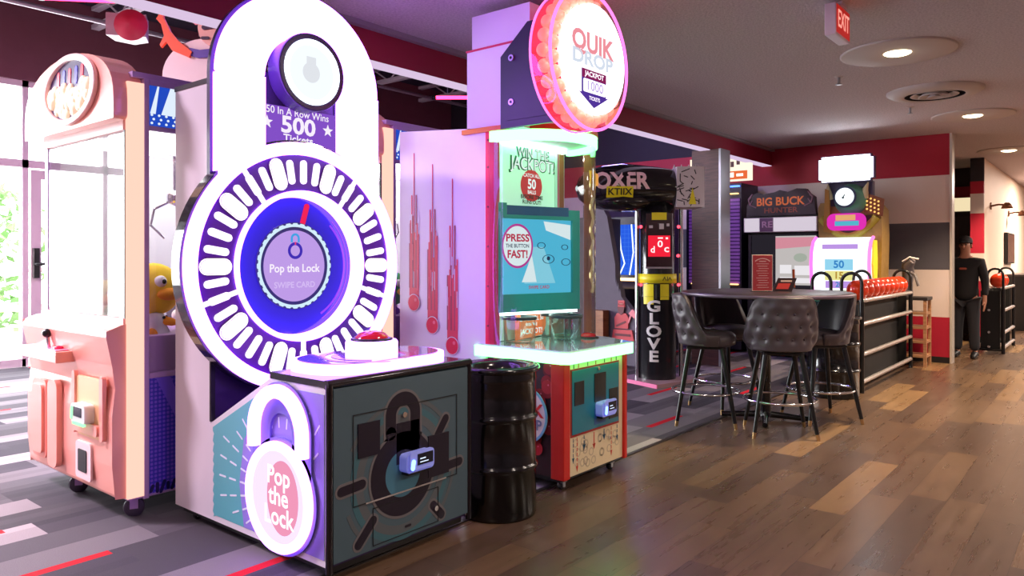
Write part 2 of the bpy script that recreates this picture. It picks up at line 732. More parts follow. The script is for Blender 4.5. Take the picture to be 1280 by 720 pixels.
struct('window_pane', MB(GLASS).box(-2.33, 10.795, 0.1, 3.36, 10.8, 2.52).box(-2.33, 10.795, 2.62, 6.12, 10.8, 3.54).box(4.79, 10.795, 0.1, 6.12, 10.8, 2.52), parent=win)
dfm = MB(ALU)
dfm.box(3.45, 10.72, 0.02, 3.57, 10.8, 2.5).box(4.58, 10.72, 0.02, 4.70, 10.8, 2.5).box(3.57, 10.72, 2.38, 4.58, 10.8, 2.5).box(3.57, 10.72, 0.02, 4.58, 10.8, 0.22)
dr = struct('door_1', dfm, 0.004)
struct('door_pane', MB(GLASS).box(3.57, 10.757, 0.22, 4.58, 10.763, 2.38), parent=dr)
struct('door_handle', MB(BLACK).box(3.465, 10.66, 1.12, 3.53, 10.72, 1.5).tube([(3.49, 10.66, 1.3), (3.49, 10.60, 1.3), (4.6, 10.60, 1.3)], 0.02, 8), 0, parent=dr)
# outside
struct('ground', MB(P('pale_paving', S(200, 196, 190), 0.8, noise=0.1)).box(-14, 10.95, -0.15, 20, 24, -0.02))
# closing walls behind the camera and at the ends
struct('wall_left', MB(P('plain_wall', S(150, 132, 138), 0.7)).box(-4.15, -7, 0, -4, 10.85, 4.75))
struct('wall_front', MB(P('plain_wall', S(150, 132, 138), 0.7)).box(-4.15, -7.15, 0, 24, -7, 3.0))
# corridor at the far right
CREAM = P('corridor_cream', S(238, 214, 192), 0.6, noise=0.02)
cw = MB(CREAM).box(14.22, 1.72, 0, 24, 1.89, 3.0)
struct('wall_corridor', cw)
colm = MB()
for z0, z1, m in ((0, 0.1, B_BASE), (0.1, 1.0, B_RED), (1.0, 1.45, B_WHITE), (1.45, 2.1, B_RED), (2.1, 2.42, B_WHITE), (2.42, 2.62, B_RED), (2.62, 3.0, B_DARK)):
    colm.use(m).box(14.15, 1.71, z0, 14.22, 1.9, z1)
struct('trim_corridor', colm)
struct('wall_end', MB(CREAM).box(24, -7.15, 0, 24.15, 5, 3.0))
struct('wall_hall', MB(P('hall_dark', S(58, 52, 56), 0.7)).box(15.6, 1.9, 0, 15.7, 5, 3.0).box(11.25, 4.9, 0, 15.7, 5.0, 3.0))
hd = struct('door_2', MB(P('hall_door', S(62, 62, 66), 0.5)).box(15.53, 1.95, 0.0, 15.6, 2.95, 2.12).use(P('door_frame_dark', S(40, 38, 40), 0.5)).box(15.52, 1.93, 2.12, 15.6, 2.97, 2.2))
struct('window_2', MB(E('hall_transom_light', (1.0, 0.82, 0.5), 0.9)).box(15.56, 1.98, 2.22, 15.6, 2.92, 2.46).use(RED).box(15.55, 1.95, 2.46, 15.6, 2.95, 2.66))

# open ceiling over the game floor: joists, bridging, conduit
J = P('joist_grey', S(200, 190, 200), 0.6)
for x in (1.2, 2.7, 4.2, 5.7, 7.2, 8.7, 10.2):
    j = MB(J)
    j.box(x - 0.05, 4.25, 4.44, x + 0.05, 10.68, 4.50).box(x - 0.05, 4.25, 4.69, x + 0.05, 10.68, 4.74)
    y = 4.3
    k = 0
    while y < 10.3:
        z0, z1 = (4.47, 4.72) if k % 2 == 0 else (4.72, 4.47)
        j.tube([(x, y, z0), (x, y + 0.4, z1)], 0.014, 6)
        y += 0.4
        k += 1
    struct('ceiling_joist', j)
for y in (5.6, 7.3, 9.0):
    struct('ceiling_purlin', MB(P('purlin_grey', S(150, 138, 158), 0.6)).box(-3.9, y - 0.03, 4.36, 11.0, y + 0.03, 4.42))
for (y, z, r) in ((6.6, 4.30, 0.022), (9.6, 4.25, 0.03)):
    solo('conduit_pipe', MB(P('conduit', S(150, 138, 150), 0.4, 0.6)).tube([(-3.9, y, z), (11.0, y, z)], r, 8), 'thin grey conduit hung under the dark joists, %s' % ('the nearer of two' if y < 7 else 'the farther of two, slightly thicker'), 'pipe')

# ------------------------------------------------------------------ things on the main ceiling
PLATE = P('ceiling_plate', S(196, 184, 182), 0.6)
dl_labels = ['large round pale ceiling downlight nearest the exit sign', 'round pale ceiling downlight beyond the round air vent', 'small round ceiling downlight farthest away over the corridor']
for (x, y), lb in zip(((6.46, 1.36), (9.86, 1.30), (13.4, 1.30)), dl_labels):
    t = thing('ceiling_light', lb, 'ceiling light', (x, y, 3.0), 0, 'recessed ceiling downlights')
    part('trim_plate', MB(PLATE).lathe([(0.0, 2.992), (0.10, 2.992), (0.13, 2.985), (0.40, 2.985), (0.415, 2.99), (0.415, 3.0)], 56, (x, y)), t)
    part('bulb', MB(E('downlight_glow', (1.0, 0.82, 0.50), 9.0)).lathe([(0.0, 2.972), (0.055, 2.974), (0.085, 2.981), (0.10, 2.990)], 32, (x, y)), t)
    lamp('downlight', 'SPOT', (x, y, 2.95), SPOT_W, (1.0, 0.76, 0.48), size=0.08, spot=1.75)
t = thing('air_vent', 'round ceiling air vent with concentric rings between two downlights', 'air vent', (8.2, 1.40, 3.0))
vx, vy = 8.2, 1.40
part('vent_flange', MB(PLATE).lathe([(0.26, 2.955), (0.29, 2.945), (0.38, 2.965), (0.42, 2.99), (0.42, 3.0)], 48, (vx, vy)), t)
part('vent_throat', MB(P('vent_dark', S(30, 26, 28), 0.8)).lathe([(0.0, 2.996), (0.27, 2.996), (0.27, 2.955)], 40, (vx, vy)), t)
for r, dz in ((0.21, 0.0), (0.14, 0.012), (0.07, 0.022)):
    part('vent_cone', MB(PLATE).lathe([(max(r - 0.05, 0.0), 2.985 - dz), (r - 0.01, 2.955 - dz), (r, 2.957 - dz), (max(r - 0.04, 0.0), 2.990 - dz)], 40, (vx, vy)), t)
for (x, y, lb) in ((7.0, 1.95, 'small pendent sprinkler head on the ceiling nearer the exit sign'), (8.9, 1.75, 'small pendent sprinkler head on the ceiling beyond the air vent')):
    t = thing('sprinkler_head', lb, 'sprinkler', (x, y, 3.0), 0, 'ceiling sprinkler heads')
    part('escutcheon', MB(PLATE).lathe([(0, 2.99), (0.03, 2.99), (0.04, 3.0)], 16, (x, y)), t)
    part('nozzle', MB(STEEL).tube([(x, y, 2.99), (x, y, 2.93)], 0.012, 8).lathe([(0, 2.925), (0.028, 2.925), (0.028, 2.93), (0, 2.932)], 12, (x, y)), t)
t = thing('exit_sign', 'red and white box exit sign hanging from the ceiling', 'exit sign', (5.0, 1.40, 3.0))
part('sign_box', MB(P('sign_housing', S(225, 205, 225), 0.4)).box(4.86, 1.37, 2.775, 5.16, 1.44, 2.975), t, bevel=0.006)
ex = MB(P('exit_red', S(228, 40, 36), 0.4, em=S(228, 30, 26), es=0.35), FY(1.37)).rect(4.868, 2.79, 5.152, 2.965, 0.0, 0.003)
ex.use(E('exit_letters', (1.0, 0.42, 0.34), 1.0)).text('EXIT', 5.01, 2.877, 0.155, 0.005, 0.01, width=0.24)
part('sign_face', ex, t)
part('canopy', MB(P('sign_housing', S(225, 205, 225), 0.4)).box(4.95, 1.36, 2.975, 5.07, 1.45, 3.0), t)
t = thing('security_camera', 'small white ceiling camera box at the right edge', 'camera', (9.3, 0.28, 3.0))
part('housing', MB(WHITE).box(9.22, 0.22, 2.92, 9.42, 0.32, 2.99), t, bevel=0.01)
part('lens', MB(BLACK, FX(9.22)).disc(-0.27, 2.955, 0.025, 0.0, 0.02, 20), t)

# neon tubes and speaker in the open ceiling
for (p0, p1, lb) in (((2.78, 8.42, 4.0), (3.80, 7.47, 4.0), 'glowing pink neon tube hung in the open ceiling at upper left'), ((8.27, 8.39, 3.9), (9.30, 7.13, 3.9), 'short glowing red neon tube seen between padlock sign and white tower')):
    t = thing('neon_tube', lb, 'neon light', p0, 0, 'neon tubes in the open ceiling')
    part('glass_tube', MB(E('neon_pink', (1.0, 0.03, 0.12), 8.0)).tube([p0, p1], 0.028, 10), t)
    part('cap', MB(BLACK).tube([p0, [a + (b - a) * 0.04 for a, b in zip(p0, p1)]], 0.034, 10), t)
    for k in (0.15, 0.85):
        q = [a + (b - a) * k for a, b in zip(p0, p1)]
        part('hanger', MB(STEEL).tube([q, (q[0], q[1], 4.45)], 0.006, 6), t)
t = thing('ceiling_speaker', 'grey hanging speaker with round red face under the dark joists', 'speaker', (3.72, 8.5, 3.8))
W0 = Matrix.Translation((3.72, 8.5, 3.9)) @ Matrix.Rotation(math.radians(-38), 4, 'Z')
part('cabinet', MB(P('speaker_grey', S(150, 130, 140), 0.6), W0).prism([(-0.2, -0.22), (0.2, -0.22), (0.17, 0.02), (0.0, 0.14), (-0.17, 0.02)], -0.12, 0.12), t)
part('cone', MB(P('speaker_red', S(160, 16, 56), 0.5), W0 @ Matrix.Translation((0.05, -0.22, 0)) @ Matrix.Rotation(PI / 2, 4, 'X')).lathe([(0.0, 0.07), (0.10, 0.05), (0.17, 0.0)], 28), t)
part('hanger', MB(STEEL).tube([(3.72, 8.5, 4.0), (3.72, 8.5, 4.45)], 0.012, 6), t)

# ================================================================== PADLOCK GAME (centre left)
X0, X1, YF, YC, YB = 1.93, 2.80, 2.57, 3.53, 3.89
VIOLET = (0.50, 0.17, 1.0)
NEONV = E('violet_neon', (0.42, 0.14, 1.0), NEON * 3.4)
NEONW = E('white_violet_led', (0.46, 0.19, 1.0), NEON * 2.2)
PURPLE = P('purple_print', S(70, 24, 120), 0.3, em=S(90, 20, 150), es=0.35)
DPURP = P('dark_purple_paint', S(46, 22, 78), 0.4)
lock = thing('arcade_machine', 'tall arcade game shaped like a glowing violet padlock', 'arcade machine', (2.36, 3.2, 0))
prof = [(YF + 0.005, 0.07), (YF + 0.005, 0.83), (3.0, 0.83), (YC, 0.55), (YC, 2.26), (YB, 2.26), (YB, 0.07)]
part('side_panel', MB(WHITE, FX(X0 + 0.02)).prism([(-y, z) for y, z in prof], 0.0, 0.02), lock)
part('side_panel', MB(WHITE, FX(X1)).prism([(-y, z) for y, z in prof], 0.0, 0.02), lock)
part('cabinet_body', MB(DPURP).box(X0 + 0.02, YC, 0.07, X1 - 0.02, YB, 2.25), lock)
part('top_trim', MB(BLACK).box(X0 - 0.004, YC - 0.006, 2.26, X1 + 0.004, YB + 0.004, 2.285).box(X0 - 0.006, YC - 0.012, 0.56, X0 + 0.018, YC - 0.0, 2.27).box(X1 - 0.018, YC - 0.012, 0.56, X1 + 0.006, YC, 2.27), lock)
cons = [(YF + 0.012, 0.07), (YF + 0.012, 0.82), (3.0, 0.82), (YC, 0.54), (YC, 0.07)]
part('console', MB(DPURP, FX(X1 - 0.02)).prism([(-y, z) for y, z in cons], 0.0, X1 - X0 - 0.04), lock)
part('kick_base', MB(BLACK).box(X0 + 0.03, YF + 0.03, 0.035, X1 - 0.03, YB - 0.03, 0.07), lock)
part('edge_trim', MB(P('black_gloss_trim', S(14, 10, 22), 0.15, coat=0.5)).tube([(X0 + 0.004, YF + 0.004, 0.05), (X0 + 0.004, YF + 0.004, 0.845)], 0.016, 10).tube([(X1 - 0.004, YF + 0.004, 0.05), (X1 - 0.004, YF + 0.004, 0.845)], 0.016, 10).tube([(X0 - 0.01, YF + 0.01, 0.845), (X1 + 0.01, YF + 0.01, 0.845)], 0.02, 10).box(X0 - 0.005, YF, 0.83, X1 + 0.005, 3.0, 0.86), lock)
# front panel with the printed padlock
FP = P('front_print_teal', S(76, 98, 108), 0.45, noise=0.05)
G1 = P('front_print_band', S(92, 98, 102), 0.45)
G2 = P('front_print_ring', S(66, 108, 118), 0.45)
GO = P('front_print_outline', S(112, 108, 110), 0.5)
BK = P('front_print_black', S(26, 18, 36), 0.4)
fp = MB(FP, FY(YF)).rect(X0 + 0.02, 0.085, X1 - 0.02, 0.825, -0.012, 0.004)
part('front_panel', fp, lock)
art = MB(G1, FY(YF - 0.004))
cx, cz = 2.342, 0.385
art.ring(cx, cz, 0.235, 0.275, 0, 0.0012).use(G2).ring(cx, cz, 0.275, 0.305, 0, 0.0012).use(G1).ring(cx, cz, 0.325, 0.345, 0, 0.0012, 28, 152).ring(cx, cz, 0.325, 0.345, 0, 0.0012, 200, 230).ring(cx, cz, 0.325, 0.345, 0, 0.0012, 310, 350)
art.use(GO).ring(cx, cz, 0.09, 0.205, 0, 0.0018).ring(cx, 0.655, 0.034, 0.118, 0, 0.0018, 0, 180).rect(cx - 0.118, 0.55, cx - 0.034, 0.655, 0, 0.0018).rect(cx + 0.034, 0.5, cx + 0.118, 0.655, 0, 0.0018)
art.use(BK).ring(cx, cz, 0.108, 0.192, 0, 0.003).ring(cx, 0.655, 0.045, 0.106, 0, 0.003, 0, 180).rect(cx - 0.106, 0.58, cx - 0.045, 0.655, 0, 0.003).disc(cx - 0.0755, 0.58, 0.0305, 0, 0.003, 24).rect(cx + 0.045, 0.52, cx + 0.106, 0.655, 0, 0.003).rect(cx - 0.042, 0.43, cx + 0.10, 0.62, 0, 0.003)
art.use(P('front_print_blue', S(74, 128, 150), 0.4)).disc(cx, cz, 0.108, 0, 0.002, 40)
for (a, b, L, ang) in ((2.045, 0.386, 0.155, 4), (2.592, 0.555, 0.135, 52), (2.680, 0.359, 0.12, 3), (2.563, 0.158, 0.125, -46), (2.122, 0.172, 0.16, 46)):
    art.use(GO).capsule(a, b, L + 0.022, 0.064, ang, 0, 0.0018)
    art.use(BK).capsule(a, b, L, 0.042, ang, 0, 0.003)
part('front_artwork', art, lock)
LINE = P('door_gap', S(20, 20, 24), 0.5)


def outline(mb, a0, b0, a1, b1, w, c0, c1):
    mb.rect(a0, b0, a1, b0 + w, c0, c1).rect(a0, b1 - w, a1, b1, c0, c1).rect(a0, b0, a0 + w, b1, c0, c1).rect(a1 - w, b0, a1, b1, c0, c1)


dd = MB(LINE, FY(YF - 0.007))
outline(dd, 2.05, 0.30, 2.70, 0.70, 0.004, 0, 0.001)
part('upper_door', dd.use(P('door_edge_bright', S(210, 200, 196), 0.3, 0.6)).rect(2.12, 0.298, 2.62, 0.304, 0, 0.004), lock)
d2 = MB(LINE, FY(YF - 0.007))
outline(d2, 2.16, 0.10, 2.57, 0.27, 0.004, 0, 0.001)
part('lower_door', d2.use(BK).capsule(2.37, 0.135, 0.04, 0.012, 0, 0, 0.0015), lock)
part('bill_slot', MB(BK, FY(YF - 0.004)).rect(2.077, 0.505, 2.20, 0.655, 0, 0.006), lock)
part('ticket_slot', MB(BK, FY(YF - 0.004)).rect(2.50, 0.325, 2.64, 0.525, 0, 0.006), lock)
part('door_lock', MB(CHROME, FY(YF - 0.004)).disc(2.345, 0.655, 0.013, 0, 0.012, 16), lock)
part('door_lock', MB(CHROME, FY(YF - 0.004)).disc(2.55, 0.17, 0.013, 0, 0.012, 16), lock)


def card_reader(par, ax, az, y, w=0.175, h=0.085):
    """swipe-card reader on a face that looks towards -Y"""
    F = FY(y)
    r = part('card_reader', MB(P('reader_shell', S(170, 182, 226), 0.25, em=S(70, 90, 220), es=0.35), F).prism(rr_pts(ax - w / 2, az - h / 2, ax + w / 2, az + h / 2, 0.02), 0, 0.05).prism(rr_pts(ax - w / 2 + 0.012, az - h / 2 + 0.012, ax + w / 2 - 0.012, az + h / 2 + 0.012, 0.018), 0.05, 0.062), par, bevel=0.005)
    part('screen', MB(P('reader_screen', S(20, 24, 44), 0.15), F).rect(ax - w * 0.18, az - h * 0.12, ax + w * 0.38, az + h * 0.48, 0.062, 0.065).use(E('reader_text', (0.7, 0.8, 1.0), 1.2)).rect(ax - w * 0.1, az + h * 0.18, ax + w * 0.1, az + h * 0.24, 0.065, 0.066).rect(ax - w * 0.1, az + 0.0, ax + w * 0.2, az + h * 0.05, 0.065, 0.066), r)
    part('indicator_light', MB(E('reader_blue', (0.12, 0.22, 1.0), 6.0), F).capsule(ax - w * 0.34, az - h * 0.05, h * 0.6, 0.022, 80, 0.062, 0.066), r)
    part('swipe_slot', MB(BLACK, F).rect(ax - w * 0.42, az - h / 2 - 0.012, ax + w * 0.42, az - h / 2, 0.0, 0.045), r)


card_reader(lock, 2.405, 0.435, YF - 0.006)
# left side artwork: teal burst, purple towards the front
sa = [(-2.60, 0.10), (-2.60, 0.80), (-2.99, 0.80), (-3.505, 0.535)]
for i in range(9):
    zc = 0.535 - 0.05 * i - 0.03
    sa += [(-3.505, zc + 0.012), (-3.493, zc - 0.002), (-3.505 + 0.006, zc - 0.014)]
sa += [(-3.47, 0.10)]
sm = MB(P('burst_teal', S(92, 178, 186), 0.4), FX(X0)).prism(sa, 0, 0.002)
sm.use(P('burst_lilac', S(150, 130, 220), 0.4)).prism([(-2.60, 0.10), (-2.60, 0.80), (-2.97, 0.80), (-3.03, 0.70), (-3.22, 0.52), (-3.26, 0.30), (-3.22, 0.10)], 0.002, 0.0026)
sm.use(P('burst_ray', S(232, 234, 246), 0.4))
for k in range(34):
    a = 360.0 * k / 34
    for r in (0.33, 0.42, 0.51, 0.60, 0.69):
        pa, pb = -2.9 + r * math.cos(math.radians(a)), 0.31 + r * math.sin(math.radians(a))
        lim = 0.80 if pa > -2.97 else 0.80 - (-2.97 - pa) * 0.5
        if pb < 0.13 or pb > lim - 0.05 or pa > -2.63 or pa < -3.46:
            continue
        sm.capsule(pa, pb, 0.05 + 0.012 * (r > 0.4), 0.009, a, 0.0026, 0.0036, 3)
part('side_artwork', sm, lock)
# little glowing padlock on the left side
pl = part('side_padlock', MB(P('padlock_back', S(120, 110, 190), 0.3), FX(X0 - 0.002)).disc(-2.9, 0.315, 0.262, 0, 0.012, 56).ring(-2.9, 0.60, 0.085, 0.225, 0, 0.012, 0, 180).rect(-3.125, 0.42, -2.985, 0.60, 0, 0.012).rect(-2.815, 0.42, -2.675, 0.60, 0, 0.012), lock)
sh = [(-3.085, 0.02 + 0.50)] + [(-3.085, 0.60)] + arc(-2.9, 0.60, 0.185, 180, 0, 20)[1:-1] + [(-2.715, 0.60), (-2.715, 0.52)]
part('shackle_light', MB(NEONW, FX(X0 - 0.03)).tube([(a, b, 0) for a, b in sh], 0.032, 10), pl)
part('ring_light', MB(NEONW, FX(X0 - 0.014)).tube([(a, b, 0.014) for a, b in arc(-2.9, 0.315, 0.226, 0, 354, 60)], 0.022, 10, True), pl)
pf = MB(E('padlock_face_white', (0.86, 0.72, 1.0), 1.15), FX(X0 - 0.014)).disc(-2.9, 0.315, 0.206, 0, 0.012, 48)
pf.use(E('padlock_face_pink', (1.0, 0.36, 0.56), 0.9)).disc(-2.868, 0.315, 0.118, 0.012, 0.014, 40, 0.165)
pf.use(E('padlock_letters', (1.0, 0.94, 1.0), 1.3)).text('Pop', -2.895, 0.405, 0.115, 0.016, 0.02).text('the', -2.895, 0.315, 0.115, 0.016, 0.02).text('Lock', -2.895, 0.225, 0.115, 0.016, 0.02)
part('padlock_face', pf, pl)
# glowing deck with button
dk = part('deck', MB(NEONW).fr(FZ(0.86)).prism(rr_pts(1.985, 2.60, 2.775, 3.08, 0.22, 14), 0, 0.045), lock)
da = MB(P('deck_print', S(150, 120, 200), 0.08, coat=1.0)).fr(FZ(0.905)).prism(rr_pts(2.01, 2.625, 2.75, 3.055, 0.205, 14), 0, 0.004)
da.use(P('deck_swirl', S(190, 30, 110), 0.1)).ring(2.345, 2.79, 0.16, 0.20, 0.004, 0.006, -80, 40).use(P('deck_swirl_blue', S(60, 40, 150), 0.1)).ring(2.345, 2.79, 0.22, 0.25, 0.004, 0.006, 100, 250).ring(2.345, 2.79, 0.16, 0.19, 0.004, 0.006, 120, 230)
part('deck_artwork', da, dk)
bt = part('button_housing', MB(NEONW).lathe([(0.125, 0.909), (0.125, 0.975), (0.118, 0.985), (0.085, 0.985)], 40, (2.345, 2.79)), lock)
part('push_button', MB(P('button_red', S(206, 16, 40), 0.12, coat=1.0, em=S(200, 0, 20), es=0.25)).lathe([(0.085, 0.985), (0.08, 1.0), (0.062, 1.018), (0.03, 1.028), (0.0, 1.03)], 32, (2.345, 2.79)), bt)
part('button_bezel', MB(BLACK).lathe([(0.10, 0.984), (0.10, 0.992), (0.083, 0.996), (0.083, 0.984)], 32, (2.345, 2.79)), bt)
# shackle arch
AX, AZ = 2.42, 2.31
ar = MB(NEONV, FY(3.50)).ring(AX, AZ, 0.255, 0.495, 0.0, 0.09, 0, 180, 64).prism([(AX - 0.495, AZ), (AX - 0.495, 1.76), (AX - 0.42, 1.84), (AX - 0.34, 1.905), (AX - 0.255, 1.95), (AX - 0.255, AZ)], 0, 0.09).prism([(AX + 0.255, AZ), (AX + 0.255, 1.94), (AX + 0.34, 1.895), (AX + 0.42, 1.83), (AX + 0.495, 1.75), (AX + 0.495, AZ)], 0, 0.09)
part('shackle', ar, lock, 'glowing violet white shackle arch', bevel=0.03, seg=3)
part('shackle_back', MB(DPURP, FY(3.53)).ring(AX, AZ, 0.245, 0.51, 0.0, 0.03, 0, 180, 64).rect(AX - 0.51, 1.76, AX - 0.245, AZ, 0, 0.03).rect(AX + 0.245, 1.76, AX + 0.51, AZ, 0, 0.03).rect(AX - 0.255, 1.80, AX + 0.255, AZ + 0.06, 0, 0.012), lock)
sg = MB(P('speckle_panel', S(58, 44, 78), 0.6, noise=0.5, nscale=200), FY(3.515)).rect(AX - 0.25, 1.86, AX + 0.25, 2.36, 0, 0.01)
sg.use(E('sign_lilac', S(150, 92, 226), 0.75)).rect(AX - 0.25, 1.93, AX + 0.25, 2.195, 0.01, 0.02)
LW = E('sign_letters', S(250, 240, 255), 1.0)
sg.use(LW).text('50 In A Row Wins', AX, 2.168, 0.055, 0.022, 0.01, width=0.40).text('500', AX, 2.096, 0.125, 0.022, 0.03, width=0.22).text('Tickets', AX, 2.026, 0.058, 0.022, 0.02, width=0.19)
for a in (AX - 0.195, AX + 0.195):
    st = []
    for k in range(10):
        r = 0.036 if k % 2 == 0 else 0.015
        st.append((a + r * math.sin(2 * PI * k / 10), 2.10 + r * math.cos(2 * PI * k / 10)))
    sg.prism(st, 0.021, 0.023)
part('jackpot_sign', sg, lock)
bl = part('counter_housing', MB(P('housing_violet', S(64, 52, 92), 0.3), FY(3.50)).ring(AX + 0.02, 2.385, 0.175, 0.21, 0.0, 0.11).disc(AX + 0.02, 2.385, 0.19, 0, 0.03), lock, bevel=0.008)
part('counter_light', MB(E('counter_rim', (0.80, 0.92, 1.0), 4.0), FY(3.50)).ring(AX + 0.02, 2.385, 0.148, 0.176, 0.09, 0.112).use(E('counter_face', (0.90, 0.97, 1.0), 1.05)).disc(AX + 0.02, 2.385, 0.15, 0.03, 0.095).use(E('counter_ghost', (0.80, 0.83, 0.88), 0.95)).disc(AX + 0.02, 2.385, 0.055, 0.0955, 0.097, 30).rect(AX - 0.01, 2.42, AX + 0.05, 2.47, 0.0955, 0.097), bl)
# big dial
DX, DZ, DY = 2.410, 1.335, 3.45
part('dial_housing', MB(P('black_gloss_trim', S(14, 10, 22), 0.15), FY(3.53)).disc(DX, DZ, 0.67, 0.0, 0.015, 96).ring(DX, DZ, 0.407, 0.68, 0.0, 0.079, n=96), lock)
part('ring_light', MB(NEONV, FY(DY + 0.02)).ring(DX, DZ, 0.600, 0.668, 0.0, 0.06, n=110), lock, 'thick violet white ring light', bevel=0.025, seg=3)
bandm = MB(PURPLE, FY(DY)).ring(DX, DZ, 0.405, 0.61, 0.0, 0.012, n=110)
part('number_band', bandm, lock)
SLOT = E('slot_light', (0.95, 0.82, 1.0), 1.7)
EDGE = P('slot_edge', S(84, 60, 96), 0.3)
for k in range(40):
    a = 9.0 * k
    rm = 0.508
    p, q = DX + rm * math.cos(math.radians(a)), DZ + rm * math.sin(math.radians(a))
    if k % 8 == 6:
        r0, r1 = 0.40, 0.625
        rm = (r0 + r1) / 2
        p, q = DX + rm * math.cos(math.radians(a)), DZ + rm * math.sin(math.radians(a))
        part('divider_light', MB(SLOT, FY(DY)).capsule(p, q, r1 - r0, 0.024, a, 0.012, 0.022).capsule(p, q, 0.12, 0.038, a, 0.012, 0.022), lock)
    elif k % 4 == 0:
        part('slot_light', MB(EDGE, FY(DY)).capsule(p, q, 0.178, 0.088, a, 0.012, 0.02).use(SLOT).capsule(p, q, 0.172, 0.082, a, 0.012, 0.022).use(EDGE).capsule(p, q, 0.160, 0.070, a, 0.012, 0.0225).use(SLOT).capsule(p, q, 0.156, 0.066, a, 0.012, 0.0235), lock)
    else:
        part('slot_light', MB(SLOT, FY(DY)).capsule(p, q, 0.13, 0.038, a, 0.012, 0.022), lock)
part('inner_ring_light', MB(NEONW, FY(DY)).ring(DX, DZ, 0.385, 0.408, -0.01, 0.03, n=96).lathe([(0.388, 0.0), (0.372, -0.062)], 96, (DX, DZ)), lock)
dial = MB(P('dial_blue', S(50, 44, 168), 0.12, coat=0.6, em=S(36, 30, 150), es=0.45), FY(DY)).disc(DX, DZ, 0.378, -0.07, -0.055, 72)
dial.use(P('dial_glow', S(128, 70, 220), 0.15, em=S(120, 60, 220), es=0.45))
for (r, o, w) in ((0.30, 0.02, 0.012), (0.335, 0.012, 0.006)):
    dial.ring(DX + o, DZ, r, r + w, -0.055, -0.053, -62, 48)
part('dial', dial, lock)
part('pointer', MB(E('pointer_red', (0.9, 0.02, 0.10), 1.0), FY(DY)).capsule(DX + 0.055, DZ + 0.283, 0.125, 0.028, 74, -0.055, -0.045), lock)
scn = MB(P('screen_rim', S(60, 60, 120), 0.3), FY(DY)).ring(DX - 0.01, DZ - 0.0, 0.195, 0.238, -0.055, -0.045, n=64)
scn.use(E('screen_rim_light', (0.66, 0.86, 1.0), 1.0)).ring(DX - 0.01, DZ, 0.213, 0.227, -0.046, -0.042, n=64)
for k in range(32):
    a = 360 / 32 * k
    scn.capsule(DX - 0.01 + 0.2275 * math.cos(math.radians(a)), DZ + 0.2275 * math.sin(math.radians(a)), 0.03, 0.012, a + 90, -0.045, -0.041, 3)
part('screen_rim', scn, lock)
sx = MB(E('screen_lilac', S(196, 160, 238), 0.95), FY(DY)).disc(DX - 0.01, DZ, 0.198, -0.052, -0.048, 56)
sx.use(E('screen_ring_navy', S(70, 50, 190), 0.9)).ring(DX - 0.008, DZ + 0.083, 0.030, 0.046, -0.048, -0.046, n=40)
sx.use(E('screen_shackle', S(70, 170, 240), 0.9)).ring(DX - 0.008, DZ + 0.150, 0.016, 0.028, -0.048, -0.046, 0, 180, 20).rect(DX - 0.036, DZ + 0.128, DX - 0.024, DZ + 0.150, -0.048, -0.046).rect(DX + 0.008, DZ + 0.128, DX + 0.020, DZ + 0.150, -0.048, -0.046)
sx.use(E('screen_red_mark', (0.9, 0.05, 0.2), 0.9)).rect(DX - 0.012, DZ + 0.115, DX - 0.004, DZ + 0.131, -0.046, -0.045)
sx.use(LW).text('Pop the Lock', DX - 0.01, DZ - 0.015, 0.062, -0.046, 0.022, width=0.32)
sx.use(E('screen_soft', S(214, 188, 245), 1.0)).text('SWIPE CARD', DX - 0.01, DZ - 0.105, 0.046, -0.046, 0.02, width=0.26)
part('screen', sx, lock)


def caster(par, x, y, r=0.032, z0=0.0, ang=0.0, top=0.09, mat=None):
    w = part('caster', MB(mat or RUBBER, Matrix.Translation((x, y, r + z0)) @ Matrix.Rotation(ang, 4, 'Z') @ Matrix.Rotation(PI / 2, 4, 'X')).lathe([(0.0, -0.012), (r * 0.9, -0.014), (r, -0.008), (r, 0.008), (r * 0.9, 0.014), (0.0, 0.012)], 22), par)
    F = Matrix.Translation((x, y, 0)) @ Matrix.Rotation(ang, 4, 'Z')
    part('fork', MB(STEEL, F).box(-0.012, -0.022, r * 0.8, 0.012, -0.016, top - 0.004).box(-0.012, 0.016, r * 0.8, 0.012, 0.022, top - 0.004).box(-0.025, -0.026, top - 0.006, 0.025, 0.026, top), w)


for x, y in ((X0 + 0.1, YF + 0.12), (X1 - 0.12, YF + 0.1), (X0 + 0.06, YB - 0.12), (X1 - 0.1, YB - 0.12)):
    caster(lock, x, y, 0.024, top=0.06)

# ================================================================== CLAW MACHINES (left)
PEACH = P('peach_moulding', S(255, 172, 154), 0.35, coat=0.3, noise=0.03)
PEACHD = P('peach_deep', S(244, 146, 130), 0.4)
PEACHL = E('peach_post_light', (1.0, 0.56, 0.44), 1.25)
LILAC = P('lilac_metal', S(188, 150, 206), 0.35)
CWH = P('claw_inside_white', S(240, 240, 244), 0.5)


